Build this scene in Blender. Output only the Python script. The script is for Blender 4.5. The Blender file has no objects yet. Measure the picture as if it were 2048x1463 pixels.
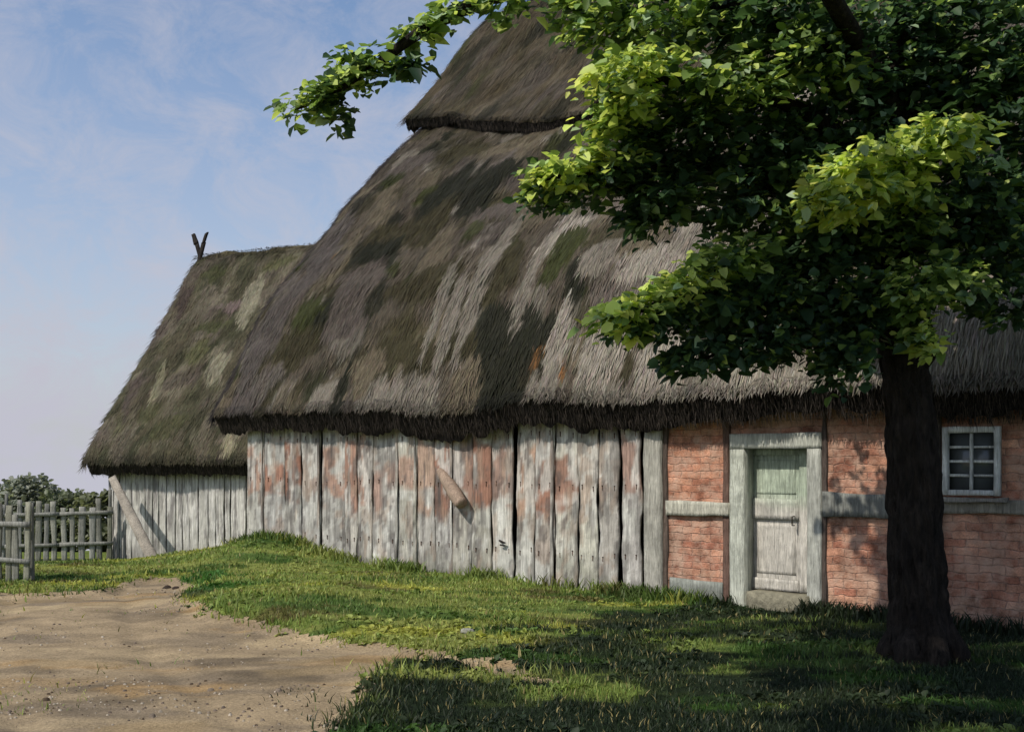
import bpy, math, random
import numpy as np
from math import radians, sin, cos, pi

random.seed(7)
rng = np.random.default_rng(7)
S = bpy.context.scene
COL = S.collection

# ------------------------------------------------------------------ camera
F = 2200.0; CX = 1024.0; HZ = 920.0; EYE = 1.6          # focal length and horizon of the 2048 px wide view
cam_d = bpy.data.cameras.new('camera'); cam = bpy.data.objects.new('camera', cam_d); COL.objects.link(cam)
cam.location = (0, 0, EYE); cam.rotation_euler = (pi/2, 0, 0)
cam_d.sensor_width = 36; cam_d.lens = 36*F/2048; cam_d.shift_y = (HZ-731.5)/2048
cam_d.clip_start = 0.1; cam_d.clip_end = 6000
S.camera = cam

# ------------------------------------------------------------------ light and sky
SUN = np.array((-0.80, -0.60, 0.0)); SUN /= np.linalg.norm(SUN)
ELEV = radians(47)
SUN = np.array((SUN[0]*cos(ELEV), SUN[1]*cos(ELEV), sin(ELEV)))
sd = bpy.data.lights.new('sun', 'SUN'); so = bpy.data.objects.new('sun', sd); COL.objects.link(so)
sd.energy = 3.1; sd.angle = radians(0.8); sd.color = (1.0, 0.93, 0.83)
from mathutils import Vector
so.rotation_euler = Vector(tuple(SUN)).to_track_quat('Z', 'Y').to_euler()
so.location = (-10, -10, 20)
W = bpy.data.worlds.new('World'); S.world = W; W.use_nodes = True
nt = W.node_tree; N = nt.nodes; L = nt.links; N.clear()
wo = N.new('ShaderNodeOutputWorld'); bg = N.new('ShaderNodeBackground'); bg.inputs['Strength'].default_value = 0.12
tc = N.new('ShaderNodeTexCoord'); sx = N.new('ShaderNodeSeparateXYZ'); mx = N.new('ShaderNodeMath'); mx.operation = 'MAXIMUM'; mx.inputs[1].default_value = 0.03
cx = N.new('ShaderNodeCombineXYZ'); sky = N.new('ShaderNodeTexSky'); sky.sky_type = 'NISHITA'; sky.sun_disc = False
sky.sun_elevation = ELEV; sky.sun_rotation = math.atan2(SUN[0], SUN[1]); sky.dust_density = 1.2; sky.air_density = 1.0; sky.ozone_density = 3.0
L.new(tc.outputs['Generated'], sx.inputs[0]); L.new(sx.outputs['X'], cx.inputs['X']); L.new(sx.outputs['Y'], cx.inputs['Y'])
L.new(sx.outputs['Z'], mx.inputs[0]); L.new(mx.outputs[0], cx.inputs['Z']); L.new(cx.outputs[0], sky.inputs[0])
mp = N.new('ShaderNodeMapping'); mp.inputs['Scale'].default_value = (8, 8, 11.0); L.new(tc.outputs['Generated'], mp.inputs[0])
n1 = N.new('ShaderNodeTexNoise'); n1.inputs['Scale'].default_value = 1.6; n1.inputs['Detail'].default_value = 8; n1.inputs['Roughness'].default_value = 0.7; n1.inputs['Distortion'].default_value = 0.5
L.new(mp.outputs[0], n1.inputs['Vector'])
mr = N.new('ShaderNodeMapRange'); mr.inputs['From Min'].default_value = 0.40; mr.inputs['From Max'].default_value = 0.64; mr.inputs['To Min'].default_value = 0.0; mr.inputs['To Max'].default_value = 0.42
L.new(n1.outputs['Fac'], mr.inputs['Value'])
hz = N.new('ShaderNodeMapRange'); hz.inputs['From Min'].default_value = 0.40; hz.inputs['From Max'].default_value = -0.02; hz.inputs['To Min'].default_value = 0.0; hz.inputs['To Max'].default_value = 0.75
L.new(sx.outputs['Z'], hz.inputs['Value'])
ad = N.new('ShaderNodeMath'); ad.operation = 'ADD'; ad.use_clamp = True; L.new(mr.outputs[0], ad.inputs[0]); L.new(hz.outputs[0], ad.inputs[1])
mc = N.new('ShaderNodeMix'); mc.data_type = 'RGBA'; L.new(ad.outputs[0], mc.inputs['Factor']); L.new(sky.outputs[0], mc.inputs['A'])
mc.inputs['B'].default_value = (3.6, 3.6, 4.15, 1)
L.new(mc.outputs['Result'], bg.inputs['Color']); L.new(bg.outputs[0], wo.inputs['Surface'])
S.view_settings.view_transform = 'Standard'; S.view_settings.look = 'None'; S.view_settings.gamma = 1
S.view_settings.exposure = 0.3

# ------------------------------------------------------------------ helpers
def srgb(r, g, b):
    def f(c):
        c /= 255.0
        return c/12.92 if c <= .04045 else ((c+.055)/1.055)**2.4
    return np.array((f(r), f(g), f(b)))

def at(px, py, Y):                     # point seen at a pixel, at distance Y
    return np.array(((px-CX)/F*Y, Y, EYE-(py-HZ)/F*Y))

def vnoise(x, y, seed=0):              # value noise in numpy, about -1..1
    x = np.asarray(x, float); y = np.asarray(y, float)
    xi = np.floor(x).astype(np.int64); yi = np.floor(y).astype(np.int64)
    fx = x-xi; fy = y-yi; fx = fx*fx*(3-2*fx); fy = fy*fy*(3-2*fy)
    def h(a, b):
        n = (a*374761393 + b*668265263 + seed*974711) & 0xffffffff
        n = ((n ^ (n >> 13))*1274126177) & 0xffffffff
        n = n ^ (n >> 16)
        return (n & 0xffff)/32767.5-1
    return (h(xi, yi)*(1-fx)+h(xi+1, yi)*fx)*(1-fy)+(h(xi, yi+1)*(1-fx)+h(xi+1, yi+1)*fx)*fy

def fbm(x, y, seed=0, o=4):
    s = 0; a = .5
    for i in range(o):
        s = s+a*vnoise(np.asarray(x)*2**i, np.asarray(y)*2**i, seed+i*17); a *= .5
    return s

def smooth(a, b, x):
    t = np.clip((x-a)/(b-a), 0, 1); return t*t*(3-2*t)

class MB:                              # collects geometry for ONE mesh, with a colour per vertex
    def __init__(s): s.v = []; s.c = []; s.f = []; s.m = []; s.n = 0; s.uv = []
    def add(s, v, f, col=(1, 1, 1), mat=0, uv=None):
        v = np.asarray(v, float).reshape(-1, 3); k = len(v)
        c = np.asarray(col, float); c = np.broadcast_to(c, (k, 3)) if c.ndim == 1 else c.reshape(-1, 3)
        s.v.append(v); s.c.append(c)
        s.uv.append(np.zeros((k, 2)) if uv is None else np.asarray(uv, float).reshape(-1, 2))
        if isinstance(f, np.ndarray): s.f.append(f+s.n); s.m.append(np.full(len(f), mat))
        else:
            for q in f: s.f.append(np.array([q])+s.n); s.m.append(np.array([mat]))
        s.n += k
    def grid(s, P, col, mat=0, uv=None, flip=False):      # P (a,b,3)
        a, b = P.shape[:2]
        i = np.arange(a*b).reshape(a, b)
        q = np.stack([i[:-1, :-1], i[1:, :-1], i[1:, 1:], i[:-1, 1:]], -1).reshape(-1, 4)
        if flip: q = q[:, ::-1]
        s.add(P.reshape(-1, 3), q, col, mat, uv)
    def box(s, o, ax, ay, az, col=(1, 1, 1), mat=0):      # corner o and three edge vectors
        o, ax, ay, az = [np.asarray(k, float) for k in (o, ax, ay, az)]
        v = [o, o+ax, o+ax+ay, o+ay, o+az, o+ax+az, o+ax+ay+az, o+ay+az]
        f = np.array([(0, 3, 2, 1), (4, 5, 6, 7), (0, 1, 5, 4), (1, 2, 6, 5), (2, 3, 7, 6), (3, 0, 4, 7)])
        if np.dot(np.cross(ax, ay), az) < 0: f = f[:, ::-1]
        s.add(v, f, col, mat)
    def board(s, a, b, wv, nv, width, thick, col=(1, 1, 1), nseg=14, wob=.006, seed=0, taper=1.0, nw=4, colf=None):
        # irregular board from a to b; wv across, nv out of the face
        a, b, wv, nv = [np.asarray(k, float) for k in (a, b, wv, nv)]
        T = np.linspace(0, 1, nseg+1)
        ring = []
        us = np.linspace(-.5, .5, nw+1)
        prof = [(u, 1) for u in us]+[(u, 0) for u in us[::-1]]
        L_ = np.linalg.norm(b-a)
        e1 = fbm(T*L_*2.2, seed*3.1+0*T, 5)*wob*3; e2 = fbm(T*L_*2.2, seed*3.1+7+0*T, 9)*wob*3
        V = np.zeros((nseg+1, len(prof), 3)); SH = np.zeros((nseg+1, len(prof)))
        for j, (u, k) in enumerate(prof):
            e = np.where(u < 0, e1, e2)*abs(u)*2
            w = width*(1+(taper-1)*T)
            bow = fbm(T*L_*3, u*5+seed+0*T, 3)*wob*.8
            V[:, j] = a+(b-a)*T[:, None]+wv*(u*w+e)[:, None]+nv*(thick*k+(bow if k else 0*bow))[:, None]
        m = len(prof); i = np.arange((nseg+1)*m).reshape(nseg+1, m); i = np.concatenate([i, i[:, :1]], 1)
        q = np.stack([i[:-1, :-1], i[1:, :-1], i[1:, 1:], i[:-1, 1:]], -1).reshape(-1, 4)
        ax = (b-a)/L_
        if np.dot(np.cross(wv, nv), ax) > 0: q = q[:, ::-1]; fl = True
        else: fl = False
        c = col if colf is None else colf(V.reshape(-1, 3))
        base = s.n
        s.add(V.reshape(-1, 3), q, c)
        e0 = np.array([[base+k for k in range(m)]]); e9 = np.array([[base+nseg*m+k for k in range(m)]])
        s.f.append(e0 if not fl else e0[:, ::-1]); s.m.append(np.array([0])); s.f.append(e9[:, ::-1] if not fl else e9); s.m.append(np.array([0]))
    def tube(s, pts, rad, col=(1, 1, 1), n=12, rough=0.0, seed=0, sub=1, caps=True):
        pts = np.asarray(pts, float); rad = np.asarray(rad, float)
        if sub > 1:                                         # catmull-rom refine
            m = len(pts); T = np.linspace(0, m-1, (m-1)*sub+1); P2 = []
            for t in T:
                i = min(int(t), m-2); f = t-i
                p0 = pts[max(i-1, 0)]; p1 = pts[i]; p2 = pts[i+1]; p3 = pts[min(i+2, m-1)]
                P2.append(.5*((2*p1)+(-p0+p2)*f+(2*p0-5*p1+4*p2-p3)*f*f+(-p0+3*p1-3*p2+p3)*f**3))
            rad = np.interp(T, np.arange(m), rad); pts = np.array(P2)
        m = len(pts); tan = np.gradient(pts, axis=0); tan /= np.linalg.norm(tan, axis=1)[:, None]+1e-9
        ref = np.array((0, 1., 0)) if abs(tan[0][1]) < .8 else np.array((1., 0, 0))
        V = np.zeros((m, n, 3)); A = np.arange(n)/n*2*pi
        for i in range(m):
            a = np.cross(tan[i], ref); a /= np.linalg.norm(a); b = np.cross(tan[i], a)
            r = rad[i]*np.ones(n)
            if rough: r = r*(1+rough*vnoise(A/(2*pi)*n*.5, i*.35+0*A, seed)+rough*.6*vnoise(A*2.2+9, i*.12+0*A, seed+5))
            V[i] = pts[i]+np.outer(np.cos(A)*r, a)+np.outer(np.sin(A)*r, b)
        i = np.arange(m*n).reshape(m, n); i = np.concatenate([i, i[:, :1]], 1)
        q = np.stack([i[:-1, :-1], i[:-1, 1:], i[1:, 1:], i[1:, :-1]], -1).reshape(-1, 4)
        base = s.n; s.add(V.reshape(-1, 3), q, col)
        if caps:
            s.f.append(np.array([[base+k for k in range(n)][::-1]])); s.m.append(np.array([0]))
            s.f.append(np.array([[base+(m-1)*n+k for k in range(n)]])); s.m.append(np.array([0]))
    def build(s, name, mats, parent=None, smooth_=False):
        V = np.concatenate(s.v); C = np.concatenate(s.c); U = np.concatenate(s.uv)
        me = bpy.data.meshes.new(name)
        me.vertices.add(len(V)); me.vertices.foreach_set('co', V.astype(np.float32).ravel())
        sizes = np.concatenate([np.full(len(f), f.shape[1]) for f in s.f]); loops = np.concatenate([f.ravel() for f in s.f])
        me.loops.add(len(loops)); me.loops.foreach_set('vertex_index', loops.astype(np.int32))
        me.polygons.add(len(sizes)); st = np.concatenate([[0], np.cumsum(sizes)[:-1]])
        me.polygons.foreach_set('loop_start', st.astype(np.int32)); me.polygons.foreach_set('loop_total', sizes.astype(np.int32))
        me.polygons.foreach_set('material_index', np.concatenate(s.m).astype(np.int32))
        if smooth_: me.polygons.foreach_set('use_smooth', np.ones(len(sizes), bool))
        me.update(calc_edges=True)
        ca = me.color_attributes.new('tint', 'FLOAT_COLOR', 'POINT')
        ca.data.foreach_set('color', np.concatenate([C, np.ones((len(C), 1))], 1).astype(np.float32).ravel())
        uv = me.uv_layers.new(name='uv'); uv.data.foreach_set('uv', U[loops].astype(np.float32).ravel())
        for m in (mats if isinstance(mats, (list, tuple)) else [mats]): me.materials.append(m)
        o = bpy.data.objects.new(name, me); COL.objects.link(o)
        if parent is not None: o.parent = parent
        return o

def thing(name, label, cat, group=None):
    o = bpy.data.objects.new(name, None); COL.objects.link(o); o['label'] = label; o['category'] = cat
    if group: o['group'] = group
    o.empty_display_size = .2
    return o
def tag(o, label, cat, group=None, kind=None):
    o['label'] = label; o['category'] = cat
    if group: o['group'] = group
    if kind: o['kind'] = kind
    return o

# ------------------------------------------------------------------ materials
def mat(name, rough=.85, layers=(), bump=(), spec=.25, trans=0.0, tint=True, base=(1, 1, 1), coord='Object', sheen=0):
    """tint attribute x noise layers; layers: (scale xyz, detail, lo, hi); bump: (scale xyz, detail, strength, distance)"""
    m = bpy.data.materials.new(name); m.use_nodes = True
    T = m.node_tree; n = T.nodes; l = T.links; bs = n['Principled BSDF']; out = n['Material Output']
    bs.inputs['Roughness'].default_value = rough; bs.inputs['Specular IOR Level'].default_value = spec
    tcn = n.new('ShaderNodeTexCoord')
    if tint:
        a = n.new('ShaderNodeAttribute'); a.attribute_name = 'tint'; cur = a.outputs['Color']
    else:
        r = n.new('ShaderNodeRGB'); r.outputs[0].default_value = (*base, 1); cur = r.outputs[0]
    for sc, det, lo, hi in layers:
        mpn = n.new('ShaderNodeMapping'); mpn.inputs['Scale'].default_value = sc; l.new(tcn.outputs[coord], mpn.inputs[0])
        no = n.new('ShaderNodeTexNoise'); no.inputs['Scale'].default_value = 1; no.inputs['Detail'].default_value = det; no.inputs['Roughness'].default_value = .62
        l.new(mpn.outputs[0], no.inputs['Vector'])
        rg = n.new('ShaderNodeMapRange'); rg.inputs['From Min'].default_value = .3; rg.inputs['From Max'].default_value = .7
        rg.inputs['To Min'].default_value = lo; rg.inputs['To Max'].default_value = hi; l.new(no.outputs['Fac'], rg.inputs['Value'])
        vm = n.new('ShaderNodeVectorMath'); vm.operation = 'SCALE'; l.new(cur, vm.inputs[0]); l.new(rg.outputs[0], vm.inputs['Scale']); cur = vm.outputs[0]
    l.new(cur, bs.inputs['Base Color'])
    prev = None
    for sc, det, st, dist in bump:
        mpn = n.new('ShaderNodeMapping'); mpn.inputs['Scale'].default_value = sc; l.new(tcn.outputs[coord], mpn.inputs[0])
        no = n.new('ShaderNodeTexNoise'); no.inputs['Scale'].default_value = 1; no.inputs['Detail'].default_value = det; no.inputs['Roughness'].default_value = .65
        l.new(mpn.outputs[0], no.inputs['Vector'])
        b = n.new('ShaderNodeBump'); b.inputs['Strength'].default_value = st; b.inputs['Distance'].default_value = dist
        l.new(no.outputs['Fac'], b.inputs['Height'])
        if prev: l.new(prev, b.inputs['Normal'])
        prev = b.outputs[0]
    if prev: l.new(prev, bs.inputs['Normal'])
    if trans:
        tr = n.new('ShaderNodeBsdfTranslucent'); ms = n.new('ShaderNodeMixShader'); ms.inputs[0].default_value = trans
        sc_ = n.new('ShaderNodeVectorMath'); sc_.operation = 'MULTIPLY'; sc_.inputs[1].default_value = (1.25, 1.25, .85); l.new(cur, sc_.inputs[0])
        l.new(sc_.outputs[0], tr.inputs['Color']); l.new(bs.outputs[0], ms.inputs[1]); l.new(tr.outputs[0], ms.inputs[2]); l.new(ms.outputs[0], out.inputs['Surface'])
    return m

M_thatch = mat('thatch', .9, [((75, 6, 1), 5, .62, 1.42), ((5, 3.2, 1), 5, .8, 1.22)], [((90, 7, 1), 4, 1.0, .03), ((9, 3, 1), 4, .8, .07)], spec=.15, coord='UV')
M_straw = mat('straw', .85, [], [], spec=.2)
M_cut = mat('thatch_cut_ends', .95, [((60, 60, 14), 4, .4, 1.7)], [((80, 80, 25), 4, 1.0, .04)], spec=.1)
M_plank = mat('weathered_limewashed_wood', .8, [((42, 42, 2.4), 7, .6, 1.26), ((7, 7, 5), 5, .8, 1.16), ((150, 150, 7), 4, .72, 1.18)], [((70, 70, 5), 6, .9, .02), ((16, 16, 12), 4, .5, .02)], spec=.3)
M_dark = mat('dark_interior', .95, [((6, 6, 6), 3, .6, 1.4)], [], tint=False, base=(.012, .011, .011))
M_timber = mat('painted_timber', .85, [((45, 45, 4), 6, .62, 1.24), ((6, 6, 6), 4, .78, 1.18), ((110, 110, 9), 4, .75, 1.15)], [((70, 70, 6), 6, 1.0, .025), ((12, 12, 5), 4, .6, .03)], spec=.2)
M_bark = mat('bark', .92, [((30, 30, 7), 6, .3, 1.9), ((5, 5, 3), 3, .6, 1.4)], [((30, 30, 7), 6, 1.0, .09), ((9, 9, 3), 3, .8, .06)], spec=.2)
M_leaf = mat('leaf', .5, [((3, 3, 3), 2, .8, 1.2)], [], spec=.45, trans=.42)
M_grass = mat('grass_blade', .6, [], [], spec=.3, trans=.25)
M_soil = mat('turf', .95, [((9, 9, 9), 6, .6, 1.4), ((60, 60, 60), 3, .7, 1.3)], [((30, 30, 30), 6, .8, .04)], spec=.1)
M_path = mat('sandy_path', .95, [((2.6, 4, 3), 7, .72, 1.22), ((45, 55, 40), 6, .62, 1.34)], [((14, 16, 9), 7, .5, .03), ((90, 90, 90), 4, .6, .012)], spec=.12)
M_stone = mat('stone', .85, [((20, 20, 20), 6, .6, 1.4)], [((40, 40, 40), 5, .8, .02)], spec=.3)

def glass_mat():
    m = bpy.data.materials.new('window_glass'); m.use_nodes = True; b = m.node_tree.nodes['Principled BSDF']
    n = m.node_tree.nodes; l = m.node_tree.links
    b.inputs['Base Color'].default_value = (.075, .085, .088, 1); b.inputs['Roughness'].default_value = .2; b.inputs['Specular IOR Level'].default_value = .5
    no = n.new('ShaderNodeTexNoise'); no.inputs['Scale'].default_value = 6; bp = n.new('ShaderNodeBump'); bp.inputs['Strength'].default_value = .12
    t = n.new('ShaderNodeTexCoord'); l.new(t.outputs['Object'], no.inputs['Vector']); l.new(no.outputs['Fac'], bp.inputs['Height']); l.new(bp.outputs[0], b.inputs['Normal'])
    return m
M_glass = glass_mat()

def brick_mat():
    m = bpy.data.materials.new('old_brick'); m.use_nodes = True; T = m.node_tree; n = T.nodes; l = T.links; bs = n['Principled BSDF']
    bs.inputs['Roughness'].default_value = .92; bs.inputs['Specular IOR Level'].default_value = .15
    uv = n.new('ShaderNodeUVMap'); uv.uv_map = 'uv'
    dn = n.new('ShaderNodeTexNoise'); dn.inputs['Scale'].default_value = 7; dn.inputs['Detail'].default_value = 3; l.new(uv.outputs[0], dn.inputs['Vector'])
    vs = n.new('ShaderNodeVectorMath'); vs.operation = 'SUBTRACT'; vs.inputs[1].default_value = (.5, .5, .5); l.new(dn.outputs['Color'], vs.inputs[0])
    vc = n.new('ShaderNodeVectorMath'); vc.operation = 'SCALE'; vc.inputs['Scale'].default_value = .07; l.new(vs.outputs[0], vc.inputs[0])
    va = n.new('ShaderNodeVectorMath'); va.operation = 'ADD'; l.new(uv.outputs[0], va.inputs[0]); l.new(vc.outputs[0], va.inputs[1])
    br = n.new('ShaderNodeTexBrick'); br.inputs['Scale'].default_value = 1; br.inputs['Brick Width'].default_value = .25; br.inputs['Row Height'].default_value = .082
    br.inputs['Mortar Size'].default_value = .008; br.inputs['Mortar Smooth'].default_value = 1.0; br.inputs['Bias'].default_value = -.1
    br.inputs['Color1'].default_value = (.35, .155, .10, 1); br.inputs['Color2'].default_value = (.54, .30, .195, 1); br.inputs['Mortar'].default_value = (.36, .215, .16, 1)
    l.new(va.outputs[0], br.inputs['Vector'])
    cur = br.outputs['Color']
    a = n.new('ShaderNodeAttribute'); a.attribute_name = 'tint'
    vm = n.new('ShaderNodeVectorMath'); vm.operation = 'MULTIPLY'; l.new(cur, vm.inputs[0]); l.new(a.outputs['Color'], vm.inputs[1]); cur = vm.outputs[0]
    for sc, lo, hi in ((2.6, .5, 1.25), (9, .62, 1.25), (60, .75, 1.22)):
        no = n.new('ShaderNodeTexNoise'); no.inputs['Scale'].default_value = sc; no.inputs['Detail'].default_value = 5; l.new(uv.outputs[0], no.inputs['Vector'])
        rg = n.new('ShaderNodeMapRange'); rg.inputs['From Min'].default_value = .32; rg.inputs['From Max'].default_value = .68; rg.inputs['To Min'].default_value = lo; rg.inputs['To Max'].default_value = hi
        l.new(no.outputs['Fac'], rg.inputs['Value']); v2 = n.new('ShaderNodeVectorMath'); v2.operation = 'SCALE'; l.new(cur, v2.inputs[0]); l.new(rg.outputs[0], v2.inputs['Scale']); cur = v2.outputs[0]
    # limewash remains
    no = n.new('ShaderNodeTexNoise'); no.inputs['Scale'].default_value = 4.2; no.inputs['Detail'].default_value = 7; no.inputs['Roughness'].default_value = .7; l.new(va.outputs[0], no.inputs['Vector'])
    rg = n.new('ShaderNodeMapRange'); rg.inputs['From Min'].default_value = .44; rg.inputs['From Max'].default_value = .64; rg.inputs['To Max'].default_value = .75; l.new(no.outputs['Fac'], rg.inputs['Value'])
    mi = n.new('ShaderNodeMix'); mi.data_type = 'RGBA'; l.new(rg.outputs[0], mi.inputs['Factor']); l.new(cur, mi.inputs['A']); mi.inputs['B'].default_value = (.52, .36, .27, 1)
    l.new(mi.outputs['Result'], bs.inputs['Base Color'])
    b1 = n.new('ShaderNodeBump'); b1.inputs['Strength'].default_value = .7; b1.inputs['Distance'].default_value = .012; b1.invert = True; l.new(br.outputs['Fac'], b1.inputs['Height'])
    nn = n.new('ShaderNodeTexNoise'); nn.inputs['Scale'].default_value = 35; nn.inputs['Detail'].default_value = 5; l.new(uv.outputs[0], nn.inputs['Vector'])
    b2 = n.new('ShaderNodeBump'); b2.inputs['Strength'].default_value = .7; b2.inputs['Distance'].default_value = .015; l.new(nn.outputs['Fac'], b2.inputs['Height']); l.new(b1.outputs[0], b2.inputs['Normal'])
    l.new(b2.outputs[0], bs.inputs['Normal'])
    return m
M_brick = brick_mat()

# ------------------------------------------------------------------ frames of the two buildings
class Frame:                          # o: wall corner, d: along the wall, n: into the building
    def __init__(s, o, ang):
        s.o = np.array(o, float); s.d = np.array((cos(ang), -sin(ang), 0)); s.n = np.array((sin(ang), cos(ang), 0))
    def P(s, t, z, off=0):
        t = np.asarray(t, float); z = np.asarray(z, float); off = np.asarray(off, float)
        t, z, off = np.broadcast_arrays(t, z, off)
        return s.o[:3]*np.array((1, 1, 0))+t[..., None]*s.d+off[..., None]*s.n+z[..., None]*np.array((0, 0, 1.))
    def t_of(s, px, off=0):
        k = (px-CX)/F; ox = s.o[0]+off*s.n[0]; oy = s.o[1]+off*s.n[1]
        return (k*oy-ox)/(s.d[0]-k*s.d[1])
    def tz(s, px, py, off=0):
        t = s.t_of(px, off); Y = s.o[1]+off*s.n[1]+t*s.d[1]
        return t, EYE-(py-HZ)/F*Y
H = Frame((-4.45, 18.5, 0), radians(40.6))       # farmhouse
B = Frame((-8.44, 21.5, 0), radians(24.9))       # barn (its eave line)
UP = np.array((0, 0, 1.))

# ------------------------------------------------------------------ colour strokes (moss, worn straw, bleached patches) laid on a (u,v) grid
class Paint:
    def __init__(s, u0, u1, v0, v1, step, base):
        s.u = np.arange(u0, u1+step, step); s.v = np.arange(v0, v1+step, step); s.st = step; s.u0 = u0; s.v0 = v0
        s.U, s.V = np.meshgrid(s.u, s.v, indexing='ij'); s.C = np.zeros(s.U.shape+(3,))+np.asarray(base)
    def stroke(s, u, v, a, b, ang, col, op=1.0, seed=0, soft=.35):
        r = max(a, b)*1.3
        i0 = max(int((u-r-s.u0)/s.st), 0); i1 = min(int((u+r-s.u0)/s.st)+2, len(s.u)); j0 = max(int((v-r-s.v0)/s.st), 0); j1 = min(int((v+r-s.v0)/s.st)+2, len(s.v))
        if i1 <= i0 or j1 <= j0: return
        U = s.U[i0:i1, j0:j1]-u; V = s.V[i0:i1, j0:j1]-v
        x = U*cos(ang)+V*sin(ang); y = -U*sin(ang)+V*cos(ang)
        d = np.sqrt((x/a)**2+(y/b)**2)+.28*vnoise(x/a*2.5+seed, y/b*2.5, seed)+.18*vnoise(x/a*9+seed, y/b*1.2, seed+3)
        m = (1-smooth(1-soft, 1.0, d))*op
        s.C[i0:i1, j0:j1] = s.C[i0:i1, j0:j1]*(1-m[..., None])+np.asarray(col)*m[..., None]
    def sample(s, u, v):
        i = np.clip(((u-s.u0)/s.st).round().astype(int), 0, len(s.u)-1); j = np.clip(((v-s.v0)/s.st).round().astype(int), 0, len(s.v)-1)
        return s.C[i, j]

# ------------------------------------------------------------------ thatch
def scatter_straws(mb, u, v, pos, tdir, sdir, ndir, paint, length, width, lift, jit=.12, cmul=(.55, 1.5)):
    """pos/sdir/ndir arrays (n,3): thin straws lying down the slope"""
    n = len(u); L_ = length*rng.uniform(.5, 1.3, n); w = width*rng.uniform(.6, 1.5, n); yaw = rng.normal(0, jit, n)
    dn = -sdir*np.cos(yaw)[:, None]+tdir*np.sin(yaw)[:, None]
    sd_ = np.cross(dn, ndir)
    a = pos+ndir*.004; b = pos+dn*(L_*.5)[:, None]+ndir*(lift*rng.uniform(.3, 1.1, n))[:, None]; c = pos+dn*L_[:, None]+ndir*(lift*rng.uniform(.2, 1.4, n))[:, None]
    V = np.stack([a-sd_*(w*.5)[:, None], a+sd_*(w*.5)[:, None], b+sd_*(w*.5)[:, None], b-sd_*(w*.5)[:, None], c], 1)
    col = paint.sample(u, v)*np.exp(rng.uniform(np.log(cmul[0]), np.log(cmul[1]), n))[:, None]*(1+rng.normal(0, .04, (n, 3)))
    i = np.arange(n)[:, None]*5+mb.n
    base = mb.n
    mb.add(V.reshape(-1, 3), np.zeros((0, 4), int), np.repeat(col, 5, 0).clip(0, 1), 1)
    mb.f.append(i+np.array([[0, 1, 2, 3]])); mb.m.append(np.full(n, 1)); mb.f.append(i+np.array([[3, 2, 4]])); mb.m.append(np.full(n, 1))

def profile(pts, step):
    pts = np.array(pts, float); m = len(pts); out = []
    for i in range(m-1):                                   # smooth through the points
        p0 = pts[max(i-1, 0)]; p1 = pts[i]; p2 = pts[i+1]; p3 = pts[min(i+2, m-1)]
        for f in np.linspace(0, 1, 24, endpoint=False): out.append(.5*((2*p1)+(-p0+p2)*f+(2*p0-5*p1+4*p2-p3)*f*f+(-p0+3*p1-3*p2+p3)*f**3))
    out.append(pts[-1]); out = np.array(out)
    a = np.concatenate([[0], np.cumsum(np.linalg.norm(np.diff(out, axis=0), axis=1))])
    A = np.arange(0, a[-1], step); A = np.append(A, a[-1])
    return A, np.interp(A, a, out[:, 0]), np.interp(A, a, out[:, 1])

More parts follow.
